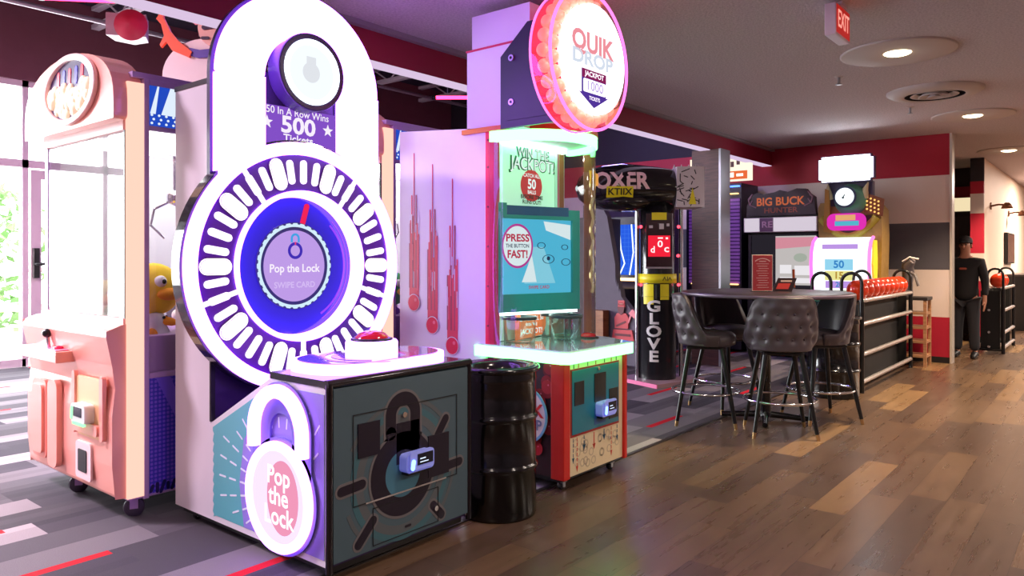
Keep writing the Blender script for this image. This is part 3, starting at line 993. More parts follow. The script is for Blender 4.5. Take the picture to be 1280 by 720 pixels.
def make_claw(label, W_=1.16, D_=1.0):
    """front looks towards -X; local origin at the front right floor corner"""
    t = thing('claw_machine', label, 'claw machine', (0, 0, 0), 0, 'peach claw machines')
    kw = dict(world=False)
    part('base_cabinet', MB(LILAC).box(0.02, 0.02, 0.11, D_, W_ - 0.02, 0.96).box(-0.02, 0.0, 0.105, D_ + 0.01, W_, 0.13), t, bevel=0.006, **kw)
    # moulded front door, bulging
    fp_ = MB(PEACH)
    prof_ = [(0.0, 0.12), (-0.085, 0.13), (-0.10, 0.30), (-0.10, 0.56), (-0.085, 0.70), (-0.10, 0.82), (-0.13, 0.97), (-0.13, 1.0), (-0.05, 1.03), (0.0, 1.035)]
    fp_.fr(Matrix(((1, 0, 0, 0), (0, 0, 1, 0), (0, 1, 0, 0), (0, 0, 0, 1)))).prism(prof_, 0.005, W_ + 0.04)
    fd = part('front_moulding', fp_, t, bevel=0.025, seg=3, **kw)
    rim = MB(PEACHD, FX(-0.10))
    part('prize_door', rim.prism(rr_pts(-1.08, 0.20, -0.86, 0.66, 0.04), 0.0, 0.015).use(PEACH).prism(rr_pts(-1.05, 0.23, -0.89, 0.63, 0.03), 0.015, 0.03), fd, **kw)
    part('door_rib', MB(PEACH, FX(-0.10)).prism(rr_pts(-0.80, 0.18, -0.66, 0.68, 0.05), 0.0, 0.03), fd, bevel=0.012, **kw)
    part('coin_recess', MB(P('recess_glow', S(250, 196, 140), 0.4), FX(-0.10)).prism(rr_pts(-0.44, 0.42, -0.10, 0.74, 0.05), 0.0, 0.012).use(PEACH).prism(rr_pts(-0.42, 0.44, -0.12, 0.50, 0.02), 0.0, 0.03).prism(rr_pts(-0.47, 0.42, -0.43, 0.76, 0.02), 0.0, 0.022).prism(rr_pts(-0.11, 0.42, -0.07, 0.76, 0.02), 0.0, 0.022), fd, **kw)
    cr = part('card_reader', MB(P('reader_white', S(230, 236, 230), 0.3), FX(-0.112)).prism(rr_pts(-0.37, 0.50, -0.19, 0.60, 0.02), 0, 0.05), t, bevel=0.006, **kw)
    part('screen', MB(P('reader_screen', S(20, 24, 44), 0.15), FX(-0.162)).rect(-0.33, 0.535, -0.23, 0.585, 0, 0.003), cr, **kw)
    part('indicator_light', MB(E('reader_green', (0.25, 1.0, 0.35), 2.2), FX(-0.162)).capsule(-0.355, 0.55, 0.07, 0.022, 80, 0, 0.004).rect(-0.34, 0.49, -0.2, 0.505, -0.01, 0.004), cr, **kw)
    part('bill_slot', MB(P('slot_frame', S(250, 214, 214), 0.4), FX(-0.10)).prism(rr_pts(-0.44, 0.18, -0.24, 0.38, 0.02), 0, 0.012).use(BLACK).prism(rr_pts(-0.40, 0.22, -0.29, 0.34, 0.01), 0.012, 0.016), t, **kw)
    tr = part('control_shelf', MB(PEACH).box(-0.19, 0.50, 0.80, -0.06, 1.06, 0.86).use(P('control_print', S(226, 120, 160), 0.3)).box(-0.175, 0.54, 0.86, -0.07, 1.02, 0.866), t, bevel=0.02, **kw)
    part('joystick', MB(CHROME).tube([(-0.125, 0.78, 0.86), (-0.135, 0.78, 0.93)], 0.010, 8).use(BLACK).sphere((-0.137, 0.78, 0.945), 0.026, 14, 8), tr, **kw)
    part('push_button', MB(P('button_pink', S(230, 40, 90), 0.2)).lathe([(0.03, 0.866), (0.03, 0.876), (0, 0.882)], 20, (-0.12, 0.64)), tr, **kw)
    # posts, window frames, panes
    part('light_post', MB(PEACHL).box(-0.03, -0.012, 0.12, 0.055, 0.014, 2.30), t, **kw)
    pm = MB(LILAC)
    pm.box(-0.02, 0.014, 0.96, 0.05, 0.05, 2.30).box(-0.02, W_ - 0.05, 0.96, 0.05, W_, 2.30)
    pm.box(0.055, -0.008, 0.10, 0.085, 0.03, 2.33).box(D_ - 0.03, -0.008, 0.10, D_, 0.03, 2.33).box(D_ - 0.03, W_ - 0.03, 0.1, D_, W_, 2.33)
    pm.box(0.085, -0.006, 0.735, D_ - 0.03, 0.03, 0.765).box(0.085, -0.006, 2.06, D_ - 0.03, 0.03, 2.085).box(0.085, -0.006, 2.30, D_ - 0.03, 0.03, 2.33)
    part('frame', pm, t, bevel=0.004, **kw)
    part('window_trim', MB(P('front_trim', S(236, 176, 172), 0.4)).box(-0.035, 0.03, 2.05, 0.0, W_ - 0.02, 2.10).box(-0.035, 0.03, 1.02, 0.0, W_ - 0.02, 1.06).use(BLACK).box(-0.028, 0.03, 1.06, -0.005, 0.042, 2.05), t, **kw)
    part('front_glass', MB(GLASS).box(-0.016, 0.05, 1.06, -0.012, W_ - 0.05, 2.06), t, **kw)
    part('side_glass', MB(GLASS).box(0.085, 0.010, 0.765, D_ - 0.03, 0.014, 2.06), t, **kw)
    part('inner_walls', MB(CWH).box(D_ - 0.045, 0.03, 0.76, D_ - 0.031, W_ - 0.03, 2.08).box(0.05, W_ - 0.03, 0.96, D_ - 0.03, W_ - 0.015, 2.08).box(0.06, 0.03, 0.74, D_ - 0.04, W_ - 0.03, 0.76), t, **kw)
    lid = part('roof', MB(LILAC).box(0.0, 0.0, 2.33, D_, W_, 2.36).use(CWH).box(0.06, 0.035, 2.08, D_ - 0.04, W_ - 0.035, 2.33), t, **kw)
    part('inside_light', MB(E('claw_inside_light', (1.0, 0.97, 0.97), 4.5)).box(0.10, 0.08, 2.066, D_ - 0.10, W_ - 0.10, 2.079), t, **kw)
    cl = part('claw', MB(CHROME).tube([(0.5, 0.55, 2.07), (0.5, 0.55, 1.80)], 0.014, 8).box(0.42, 0.47, 2.0, 0.58, 0.63, 2.06).lathe([(0, 1.80), (0.05, 1.80), (0.05, 1.72), (0, 1.70)], 16, (0.5, 0.55)), t, **kw)
    for k in range(3):
        a = 2 * PI * k / 3 + 0.4
        part('claw_finger', MB(CHROME).tube([(0.5 + q * math.cos(a), 0.55 + q * math.sin(a), z) for q, z in ((0.03, 1.73), (0.12, 1.68), (0.14, 1.58), (0.06, 1.50))], 0.009, 6), cl, **kw)
    # marquee dome with an oval window
    dome = []
    Wd = W_ + 0.10
    for i in range(25):
        a = PI * i / 24
        dome.append((-(Wd / 2 - 0.01) - Wd / 2 * math.cos(a) * (1.0 if abs(math.cos(a)) < 0.98 else 1.0), 2.20 + 0.315 * math.sin(a) ** 0.8))
    dome = [(-(Wd - 0.01), 2.10)] + dome + [(0.01, 2.10)]
    dm = part('marquee', MB(PEACH, FX(0.05)).prism(dome, 0.0, 0.15), t, bevel=0.03, seg=3, **kw)
    ey, ez = -0.54, 2.315
    part('window_rim', MB(P('rim_pale', S(252, 214, 206), 0.3), FX(-0.10)).ring(ey, ez, 0.31, 0.375, 0.0, 0.025, n=56, sy=0.52), dm, bevel=0.008, **kw)
    pz = MB(P('marquee_dark', S(48, 22, 70), 0.3, em=S(60, 20, 100), es=0.3), FX(-0.10)).disc(ey, ez, 0.31, 0, 0.004, 48, 0.162)
    for k, cc in ((-0.16, (200, 40, 70)), (-0.08, (60, 60, 170)), (0.0, (214, 44, 70)), (0.09, (70, 60, 180)), (0.17, (214, 44, 80))):
        pz.use(P('marquee_streak_%d' % cc[0], S(*cc), 0.3, em=S(*cc), es=0.3)).capsule(ey + k, ez + 0.075, 0.10, 0.035, 85, 0.004, 0.007)
    part('marquee_picture', pz, dm, **kw)
    pc = MB(P('popcorn_pale', S(250, 232, 196), 0.5, em=S(250, 226, 190), es=0.35))
    rnd = random.Random(3)
    for k in range(60):
        a = rnd.uniform(0, 2 * PI)
        q = math.sqrt(rnd.random())
        yy, zz = q * 0.29 * math.cos(a), -abs(q * 0.150 * math.sin(a)) + 0.02
        pc.sphere((-0.105, 0.54 + yy, ez + zz), rnd.uniform(0.028, 0.045), 8, 6, 0.5)
    part('popcorn_heap', pc, dm, kind='stuff', **kw)
    # side marquee picture, lower dotted panel
    sd = MB(E('side_print_blue', S(40, 84, 214), 0.8), FY(-0.001)).rect(0.085, 2.085, D_ - 0.03, 2.30, -0.02, 0.0)
    sd.use(E('side_print_ray', S(226, 240, 255), 1.0))
    for x0, x1, x2, x3 in ((0.20, 0.23, 0.15, 0.24), (0.13, 0.14, 0.09, 0.12), (0.50, 0.53, 0.52, 0.62), (0.74, 0.76, 0.78, 0.88)):
        sd.sheet([(x0, 2.30), (x2, 2.15), (x3, 2.15), (x1, 2.30)], 0.001)
    for i in range(22):
        for j in range(3):
            sd.disc(0.10 + i * 0.039 + 0.01 * (j % 2), 2.10 + j * 0.022, 0.007, 0, 0.002, 8)
    sd.use(E('side_print_cyan', S(70, 200, 236), 0.9)).sheet([(0.28, 2.30), (0.31, 2.16), (0.36, 2.15), (0.34, 2.30)], 0.0015)
    sd.use(P('side_print_dark', S(20, 30, 40), 0.4)).ring(0.345, 2.185, 0.030, 0.037, 0, 0.003, n=24)
    part('side_picture', sd, t, **kw)
    sp = MB(dots_mat('dotted_blue_panel', S(58, 54, 196), S(124, 84, 224), 0.022), FY(0.0)).rect(0.085, 0.12, D_ - 0.03, 0.735, -0.01, 0.002)
    sp.use(P('panel_ray', S(120, 90, 226), 0.4)).sheet([(0.12, 0.735), (0.20, 0.735), (0.34, 0.38), (0.30, 0.36)], 0.003).sheet([(0.45, 0.735), (0.5, 0.735), (0.62, 0.38), (0.55, 0.36)], 0.003)
    sp.use(P('panel_crowd', S(26, 22, 84), 0.4))
    for k in range(30):
        sp.capsule(0.10 + k * 0.029, 0.145, 0.045 + 0.015 * (k % 3), 0.018, 70 + 20 * (k % 2), 0.0025, 0.0035, 4)
    part('side_dotted_panel', sp, t, **kw)
    for x, y in ((0.04, 0.07), (0.02, W_ - 0.42), (D_ - 0.1, 0.10), (D_ - 0.1, W_ - 0.2)):
        w = part('caster', MB(P('caster_grey', S(70, 60, 78), 0.4), Matrix.Translation((x, y, 0.052)) @ Matrix.Rotation(-0.5, 4, 'Z') @ Matrix.Rotation(PI / 2, 4, 'X')).lathe([(0.0, -0.016), (0.02, -0.017), (0.048, -0.018), (0.052, -0.012), (0.052, 0.012), (0.048, 0.018), (0.02, 0.017), (0.0, 0.016)], 24), t, **kw)
        part('fork', MB(LILAC, Matrix.Translation((x, y, 0)) @ Matrix.Rotation(-0.5, 4, 'Z')).box(-0.02, -0.026, 0.045, 0.02, -0.02, 0.11).box(-0.02, 0.02, 0.045, 0.02, 0.026, 0.11), w, **kw)
    return t


claw = make_claw('peach claw machine with popcorn marquee at the far left, before the windows')
claw2 = dup(claw, (3.52, 4.03, 0), 0, 'second claw machine mostly hidden between the padlock and the ball drop')
claw.location = (1.76, 4.01, 0)


# plush prizes inside the claw machines, each a thing
def plush(kind, loc, s, rz, label, cols, group='plush toys in the claw machines'):
    body, trim = cols
    t = thing('plush_toy', label, 'plush toy', loc, rz, group)
    kw = dict(world=False)
    mb = P('plush_%d_%d_%d' % body, S(*body), 0.9, noise=0.08, nscale=60)
    mt = P('plush_%d_%d_%d' % trim, S(*trim), 0.9)
    me_ = P('plush_eye', S(20, 20, 24), 0.2)
    if kind == 'round':
        part('body', MB(mb).sphere((0, 0, 0.5 * s), 0.5 * s, 18, 12, 1, 0.95, 1.0), t, **kw)
        part('snout', MB(mt).sphere((-0.02 * s, -0.45 * s, 0.42 * s), 0.17 * s, 12, 8, 1.5, 0.7, 0.7), t, **kw)
        for k in (-1, 1):
            part('eye', MB(WHITE).sphere((0.17 * s * k, -0.40 * s, 0.66 * s), 0.11 * s, 12, 8).use(me_).sphere((0.17 * s * k, -0.48 * s, 0.66 * s), 0.05 * s, 10, 6), t, **kw)
            part('arm', MB(mt).tube([(0.4 * s * k, 0, 0.5 * s), (0.58 * s * k, -0.1 * s, 0.36 * s), (0.60 * s * k, -0.2 * s, 0.24 * s)], [0.09 * s, 0.08 * s, 0.06 * s], 10), t, **kw)
    elif kind == 'bird':
        part('body', MB(mb).lathe([(0, 0), (0.3 * s, 0.03 * s), (0.42 * s, 0.25 * s), (0.36 * s, 0.5 * s), (0.28 * s, 0.66 * s), (0.30 * s, 0.8 * s), (0.2 * s, 0.98 * s), (0, 1.02 * s)], 20), t, **kw)
        part('beak', MB(mt).tube([(0, -0.24 * s, 0.78 * s), (0, -0.45 * s, 0.74 * s), (0, -0.62 * s, 0.70 * s)], [0.13 * s, 0.11 * s, 0.03 * s], 10, False, 1.5), t, **kw)
        for k in (-1, 1):
            part('eye', MB(me_).sphere((0.14 * s * k, -0.25 * s, 0.88 * s), 0.045 * s, 10, 6), t, **kw)
            part('wing', MB(mt).sphere((0.40 * s * k, 0, 0.35 * s), 0.22 * s, 12, 8, 0.4, 0.8, 1.2), t, **kw)
    else:
        part('body', MB(mb).sphere((0, 0, 0.32 * s), 0.32 * s, 16, 10, 1.1, 0.9, 1), t, **kw)
        hd = part('head', MB(mb).sphere((0, -0.05 * s, 0.76 * s), 0.27 * s, 16, 10), t, **kw)
        part('muzzle', MB(mt).sphere((0, -0.28 * s, 0.70 * s), 0.11 * s, 10, 8), hd, **kw)
        for k in (-1, 1):
            part('ear', MB(mt).sphere((0.2 * s * k, 0, 1.0 * s), 0.1 * s, 10, 8, 1, 0.6, 1), hd, **kw)
            part('arm', MB(mb).tube([(0.28 * s * k, -0.05 * s, 0.45 * s), (0.45 * s * k, -0.2 * s, 0.3 * s)], [0.11 * s, 0.09 * s], 10), t, **kw)
            part('leg', MB(mb).tube([(0.18 * s * k, -0.15 * s, 0.12 * s), (0.24 * s * k, -0.48 * s, 0.10 * s)], [0.14 * s, 0.12 * s], 10), t, **kw)
    return t


CX, CY = 1.76, 4.01
for args in (
    ('round', (CX + 0.22, CY + 0.24, 1.05), 0.30, 0.25, 'big yellow round plush with orange mouth, topmost in the far left claw machine', ((252, 206, 48), (240, 150, 40))),
    ('bird', (CX + 0.20, CY + 0.17, 0.87), 0.20, 0.9, 'pale plush bird with an orange beak under the yellow round plush', ((226, 222, 232), (250, 156, 40))),
    ('bear', (CX + 0.17, CY + 0.17, 0.765), 0.19, 0.3, 'red plush at the bottom corner of the far left claw machine', ((214, 50, 70), (90, 140, 220))),
    ('bear', (CX + 0.50, CY + 0.30, 0.765), 0.30, -0.3, 'pink plush bear low in the far left claw machine behind the padlock cabinet', ((240, 130, 170), (250, 230, 230))),
    ('round', (CX + 0.55, CY + 0.30, 1.09), 0.26, 0.1, 'blue round plush on the heap in the far left claw machine', ((60, 110, 210), (240, 240, 240))),
    ('bird', (CX + 0.2, CY + 0.60, 0.93), 0.27, -1.2, 'green plush bird behind the front glass of the far left claw machine', ((120, 200, 90), (250, 180, 60))),
    ('round', (CX + 0.24, CY + 0.95, 0.98), 0.26, -1.3, 'pale yellow round plush near the far edge of the left claw machine', ((246, 226, 140), (240, 160, 90))),
    ('bear', (CX + 0.62, CY + 0.68, 0.765), 0.36, -0.8, 'grey plush bear in the middle of the far left claw machine', ((110, 104, 112), (230, 220, 210))),
    ('round', (3.52 + 0.22, 4.03 + 0.20, 1.02), 0.26, 0.2, 'green round plush in the claw machine behind the padlock', ((90, 170, 110), (240, 200, 90))),
    ('bear', (3.52 + 0.22, 4.03 + 0.20, 0.765), 0.25, 0.2, 'violet plush bear low in the claw machine behind the padlock', ((130, 70, 190), (240, 210, 240))),
    ('bird', (3.52 + 0.55, 4.03 + 0.30, 0.765), 0.36, 0.1, 'orange plush bird deep in the claw machine behind the padlock', ((240, 140, 60), (250, 220, 90)))):
    plush(*args)

# ================================================================== cabinet with a cut-out figure, behind the left claw machine
t = thing('prize_cabinet', 'pale rounded cabinet top behind the claw machine carrying a cut-out of a helmeted cartoon figure', 'arcade machine', (3.35, 6.35, 0))
part('cabinet', MB(P('cream_cabinet', S(226, 204, 196), 0.5)).box(3.1, 6.32, 0.05, 3.9, 7.1, 2.62), t, bevel=0.01)
W0 = Matrix.Translation((3.24, 6.30, 1.38 * (1 - 1.238) + 0.07)) @ Matrix.Rotation(HEAD - PI / 2, 4, 'Z') @ Matrix.Rotation(PI / 2, 4, 'X') @ Matrix.Scale(1.238, 4)
bo = [(-0.17, 2.3)] + [(0.14 - 0.31 * math.cos(PI * i / 24), 2.60 + 0.26 * math.sin(PI * i / 24)) for i in range(25)] + [(0.45, 2.3)]
part('topper_board', MB(P('topper_cream', S(232, 206, 204), 0.5), W0).prism(bo, 0, 0.03), t)
part('figure_arm', MB(P('figure_orange', S(246, 84, 40), 0.5), W0).prism([(-0.18, 3.02), (-0.165, 3.05), (-0.145, 3.03), (-0.15, 3.0), (-0.10, 2.90), (-0.05, 2.84), (0.05, 2.76), (0.03, 2.72), (-0.09, 2.77), (-0.13, 2.83), (-0.165, 2.79), (-0.175, 2.81), (-0.145, 2.87), (-0.165, 2.95), (-0.2, 2.99)], 0.035, 0.06), t)
part('figure_sleeve', MB(P('figure_purple', S(88, 60, 150), 0.5), W0).prism([(0.0, 2.745), (0.09, 2.72), (0.22, 2.73), (0.24, 2.79), (0.10, 2.775), (0.03, 2.79)], 0.032, 0.05), t)
part('figure_head', MB(P('figure_skin', S(240, 176, 160), 0.5), W0).disc(0.195, 2.93, 0.10, 0.035, 0.07, 30, 0.13).use(P('figure_helmet', S(204, 70, 104), 0.35)).ring(0.195, 2.97, 0.065, 0.125, 0.05, 0.09, 10, 190, 24).rect(0.08, 2.955, 0.31, 2.985, 0.06, 0.09).use(P('figure_shade', S(60, 34, 60), 0.4)).capsule(0.175, 2.93, 0.10, 0.035, 10, 0.07, 0.08).capsule(0.15, 2.85, 0.06, 0.02, 0, 0.07, 0.08), t)

# ================================================================== BALL DROP GAME (centre)
A0, A1 = 3.54, 4.24
QP = P('quick_panel_white', S(226, 210, 236), 0.4)
HOT = P('hot_pink_red', S(232, 16, 76), 0.35)
ORR = P('orange_red_paint', S(226, 62, 34), 0.35)
qd = thing('arcade_machine', 'ball drop arcade game with glowing green counter and round ball sign on top', 'arcade machine', (3.95, 3.2, 0))
sp_ = [(-3.11, 0.06), (-3.11, 2.20), (-3.91, 2.26), (-3.91, 0.06)]
lp = part('side_panel', MB(QP, FX(A0)).prism(sp_, -0.02, 0.0), qd)
part('side_panel', MB(QP, FX(4.38)).prism(sp_, -0.02, 0.0).use(P('panel_inside_brown', S(190, 96, 54), 0.5)).prism([(-3.13, 0.85), (-3.13, 2.15), (-3.88, 2.15), (-3.88, 0.85)], 0.0, 0.004), qd)
part('rear_body', MB(P('rear_body_dark', S(60, 40, 84), 0.5)).box(A0 + 0.02, 3.30, 0.06, 4.38, 3.90, 2.2), qd)
# falling balls print on the side panel
dr_ = MB(P('drip_dark', S(158, 24, 84), 0.4), FX(A0))
DR = P('drip_red', S(216, 24, 84), 0.4)
BALLP = P('drip_ball', S(222, 28, 76), 0.3)
SHN = P('drip_shine', S(236, 110, 140), 0.3)
rnd = random.Random(5)
for (yc, zb, zt) in ((3.765, 1.07, 2.10), (3.585, 0.925, 2.01), (3.40, 0.80, 1.90)):
    r = 0.052
    dr_.use(DR).rect(-yc - r * 0.92, zb, -yc + r * 0.92, zb + 0.22, 0, 0.0012)
    L = zt - zb
    nst = 9
    for k in range(nst):
        a0 = -yc - r * 0.95 + k * (1.9 * r / nst)
        top = zb + L * (0.42 + 0.18 * rnd.random())
        if k in (4,):
            top = zt
        if k in (2, 6):
            top = zb + L * 0.72
        dr_.use(DR if k % 3 else P('drip_dark', S(158, 24, 84), 0.4)).capsule(a0 + r * 0.1, (zb + 0.1 + top) / 2, top - zb - 0.1, r * (0.24 if k != 4 else 0.16), 90, 0.0012 + 0.0001 * k, 0.002 + 0.0001 * k, 4)
        if rnd.random() < 0.8:
            zz = zb + L * rnd.uniform(0.15, 0.55)
            dr_.use(SHN if k % 2 else QP).capsule(a0 + r * 0.1, zz, 0.10 + 0.05 * rnd.random(), r * 0.12, 90, 0.003, 0.0036, 4)
    dr_.use(P('drip_dark', S(158, 24, 84), 0.4)).disc(-yc, zb, r + 0.010, 0.004, 0.0045, 36)
    dr_.use(QP).ring(-yc, zb, r + 0.003, r + 0.008, 0.0045, 0.0055, n=36)
    dr_.use(BALLP).disc(-yc, zb, r + 0.003, 0.0045, 0.006, 36).use(SHN).disc(-yc + 0.018, zb + 0.02, 0.012, 0.006, 0.0065, 18)
part('falling_ball_print', dr_, lp)
part('red_edge', MB(HOT).box(A0 - 0.006, 3.035, 0.78, A0 + 0.05, 3.11, 2.2), qd, 'hot pink front edge strip of the side panel', bevel=0.004)
for z in (0.95, 1.2, 1.45, 1.7, 1.95, 2.12):
    part('rivet', MB(P('rivet_dark', S(110, 14, 44), 0.3), FX(A0 - 0.006)).disc(-3.085, z, 0.006, 0, 0.003, 12), qd)
# console below the counter
part('console_body', MB(P('console_dark', S(28, 10, 16), 0.4)).box(A0 + 0.02, 2.53, 0.08, A1 - 0.02, 3.2, 0.78), qd)
cb = MB(P('console_side_dark', S(50, 12, 22), 0.4), FX(A0 + 0.02)).rect(-3.10, 0.08, -2.53, 0.78, 0, 0.004)
rb = random.Random(11)
BR1, BR2, BR3 = P('print_ball_red', S(184, 30, 40), 0.35), P('print_ball_mid', S(146, 20, 32), 0.35), P('print_ball_dark', S(104, 14, 26), 0.35)
for k in range(46):
    a, b = rb.uniform(-3.06, -2.62), rb.uniform(0.13, 0.73)
    m = (BR3, BR2, BR1)[min(2, k // 16)]
    cb.use(m).disc(a, b, 0.042, 0.004 + 0.0002 * k, 0.0042 + 0.0002 * k, 24)
    cb.use(SHN).disc(a + 0.008, b + 0.012, 0.005, 0.0042 + 0.0002 * k, 0.0043 + 0.0002 * k, 10)
part('ball_print', cb, qd)
lg = MB(P('badge_cream', S(238, 228, 208), 0.4), FX(A0 + 0.005)).disc(-2.80, 0.43, 0.17, 0.0, 0.006, 48).use(P('badge_blue', S(120, 186, 204), 0.4)).ring(-2.80, 0.43, 0.16, 0.175, 0.002, 0.008, n=48)
lg.use(P('badge_red', S(216, 36, 30), 0.4)).text('QUIK', -2.79, 0.46, 0.11, 0.0085, 0.03).use(P('badge_grey', S(120, 130, 150), 0.4)).text('DROP', -2.78, 0.375, 0.085, 0.0085, 0.03)
part('round_badge', lg, qd)
for xa, xb, ya, yb_ in ((A0, A0 + 0.065, 2.505, 2.60), (A1 - 0.035, A1, 2.495, 2.58)):
    part('corner_strip', MB(P('console_red', S(206, 34, 28), 0.4)).box(xa, ya, 0.075, xb, yb_, 0.785), qd, 'red corner strip of the console', bevel=0.004)
fr_ = MB(P('console_cream', S(226, 206, 168), 0.5, noise=0.05, nscale=30), FY(2.52)).rect(A0 + 0.06, 0.085, A1 - 0.034, 0.782, -0.01, 0.008)
fr_.use(P('print_tan', S(196, 178, 150), 0.5))
for k in range(22):
    fr_.ring(rb.uniform(3.65, 4.16), rb.uniform(0.12, 0.28), 0.018, 0.026, 0.008, 0.0085, n=20)
FQ = FY(2.512)
ar_ = fr_.fr(FQ)
for (a, zb_, m, w) in ((3.645, 0.155, 0, 0.012), (3.685, 0.10, 1, 0.012), (3.76, 0.215, 0, 0.018), (3.87, 0.20, 1, 0.016), (3.985, 0.235, 0, 0.018), (4.07, 0.12, 1, 0.012), (4.14, 0.20, 0, 0.014)):
    ar_.use(P('arrow_red', S(206, 46, 34), 0.5) if m else P('arrow_blue', S(40, 84, 112), 0.5))
    z1 = 0.305
    zz = z1
    while zz > zb_ + 0.03:
        ar_.rect(a - w / 4, max(zz - 0.022, zb_ + 0.02), a + w / 4, zz, 0, 0.001)
        zz -= 0.03 if a not in (3.87, 3.985) else 0.022
    ar_.prism([(a - w, zb_ + 0.035), (a, zb_), (a + w, zb_ + 0.035)], 0, 0.001)
for a in (3.65, 3.70, 3.80, 3.89, 3.99, 4.07, 4.13):
    ar_.use(P('arrow_red', S(206, 46, 34), 0.5) if a in (3.70, 4.07, 3.89) else P('tick_dark', S(50, 60, 50), 0.5)).rect(a - 0.004, 0.72, a + 0.004, 0.775, 0, 0.001)
part('console_front', ar_, qd)
tp = MB(P('plate_red_edge', S(160, 30, 28), 0.4), FQ).rect(3.615, 0.315, 4.158, 0.718, 0, 0.004).use(P('plate_teal', S(14, 118, 140), 0.35)).rect(3.625, 0.33, 4.148, 0.708, 0.0, 0.008)
tp.use(P('plate_teal_shade', S(10, 84, 150), 0.35)).rect(3.86, 0.35, 3.99, 0.45, 0.008, 0.009)
part('coin_door', tp, qd)
part('bill_slot', MB(BLACK, FY(2.504)).rect(3.645, 0.50, 3.745, 0.64, 0, 0.004), qd)
part('ticket_slot', MB(BLACK, FY(2.504)).rect(3.86, 0.49, 3.99, 0.665, 0, 0.004), qd)
part('bill_slot', MB(BLACK, FY(2.504)).rect(4.03, 0.36, 4.135, 0.55, 0, 0.004), qd)
part('door_lock', MB(CHROME, FY(2.504)).disc(3.90, 0.695, 0.011, 0, 0.012, 14), qd)
part('door_lock', MB(CHROME, FY(2.512)).disc(4.04, 0.24, 0.010, 0, 0.012, 14), qd)
card_reader(qd, 3.955, 0.445, 2.504, 0.16, 0.09)
part('kick_base', MB(BLACK).box(A0 + 0.05, 2.57, 0.045, A1 - 0.04, 3.85, 0.08), qd)
for x, y in ((A0 + 0.08, 2.58), (A1 - 0.08, 2.58), (A0 + 0.08, 3.8), (4.3, 3.8)):
    caster(qd, x, y, 0.022, top=0.05)
# glowing counter
GREEN = E('counter_green_led', (0.17, 1.0, 0.24), 5.5)
ctr = [(3.50, 3.16), (3.50, 2.50), (3.53, 2.455)] + [(4.22 + 0.06 * math.sin(math.radians(t)), 2.515 - 0.06 * math.cos(math.radians(t))) for t in range(0, 91, 15)] + [(4.40, 2.74), (4.42, 3.16)]
ct = part('counter', MB(P('counter_white', S(236, 250, 240), 0.15, coat=0.5)).fr(FZ(0.79)).prism(ctr, 0.008, 0.042), qd)
cx_, cy_ = 3.95, 2.85
ctr2 = [(cx_ + (x - cx_) * 1.012, cy_ + (y - cy_) * 1.012) for x, y in ctr]
part('counter_led', MB(GREEN).fr(FZ(0.762)).prism(ctr2, 0.0, 0.066), ct)
part('counter_top_panel', MB(P('counter_mint', S(190, 236, 220), 0.08, coat=1.0)).fr(FZ(0.832)).prism([(cx_ + (x - cx_) * 0.95, cy_ + (y - cy_) * 0.95) for x, y in ctr], 0, 0.004), ct)
qb = part('push_button', MB(P('button_red', S(206, 16, 40), 0.12)).lathe([(0.052, 0.842), (0.05, 0.856), (0.035, 0.868), (0.0, 0.873)], 28, (4.24, 2.80)), qd)
part('button_bezel', MB(BLACK).lathe([(0.075, 0.836), (0.07, 0.843), (0.052, 0.847), (0.052, 0.836)], 28, (4.24, 2.80)), qb)
# glass front, half a cylinder
GX, GY, GR = 3.955, 3.06, 0.425
gl = [(GX + GR * math.cos(math.radians(a)), GY + GR * math.sin(math.radians(a))) for a in range(180, 361, 5)]
gm = MB(CLEAR)
pts = [(A0 - 0.0, 3.11)] + gl + [(GX + GR, 3.11)]
gv = [(x, y, 0.836) for x, y in pts] + [(x, y, 2.14) for x, y in pts]
n = len(pts)
gm.add(gv, [(i, i + 1, n + i + 1, n + i) for i in range(n - 1)], True)
part('curved_glass', gm, qd)


def half_band(mb, r0, r1, z0, z1, yb=3.12):
    out = [(GX + r1 * math.cos(math.radians(a)), GY + r1 * math.sin(math.radians(a))) for a in range(180, 361, 6)]
    inn = [(GX + r0 * math.cos(math.radians(a)), GY + r0 * math.sin(math.radians(a))) for a in range(180, 361, 6)]
    m = len(out)
    vs = []
    for z in (z0, z1):
        vs += [(x, y, z) for x, y in out] + [(x, y, z) for x, y in inn]
    fs = []
    for i in range(m - 1):
        fs += [(i, i + 1, 2 * m + i + 1, 2 * m + i), (m + i, 3 * m + i, 3 * m + i + 1, m + i + 1), (2 * m + i, 2 * m + i + 1, 3 * m + i + 1, 3 * m + i), (i, m + i, m + i + 1, i + 1)]
    return mb.add(vs, fs)


part('rim_light', half_band(MB(E('rim_green_led', (0.18, 1.0, 0.26), 5.0)), 0.395, 0.437, 2.105, 2.17), qd)
cap_ = [(GX + 0.44 * math.cos(math.radians(a)), GY + 0.44 * math.sin(math.radians(a))) for a in range(180, 361, 6)] + [(4.395, 3.3), (A0 - 0.02, 3.3)]
part('glass_top', MB(P('cap_orange', S(226, 120, 40), 0.4)).fr(FZ(2.172)).prism(cap_, 0, 0.03).use(P('cap_under_white', S(220, 246, 230), 0.5)).fr(FZ(2.14)).prism([(GX + (x - GX) * 0.88, GY + (y - GY) * 0.88) for x, y in cap_], 0, 0.03), qd)
part('inside_light', MB(E('inside_green_white', (0.62, 1.0, 0.80), 9.0)).box(3.62, 3.02, 2.11, 4.30, 3.06, 2.13), qd)
part('back_board', MB(P('inside_board', S(214, 236, 226), 0.5)).box(3.545, 3.10, 0.84, 4.20, 3.115, 2.14).use(P('inside_brown', S(178, 84, 48), 0.5)).box(4.20, 3.10, 0.84, 4.38, 3.115, 2.14), qd)
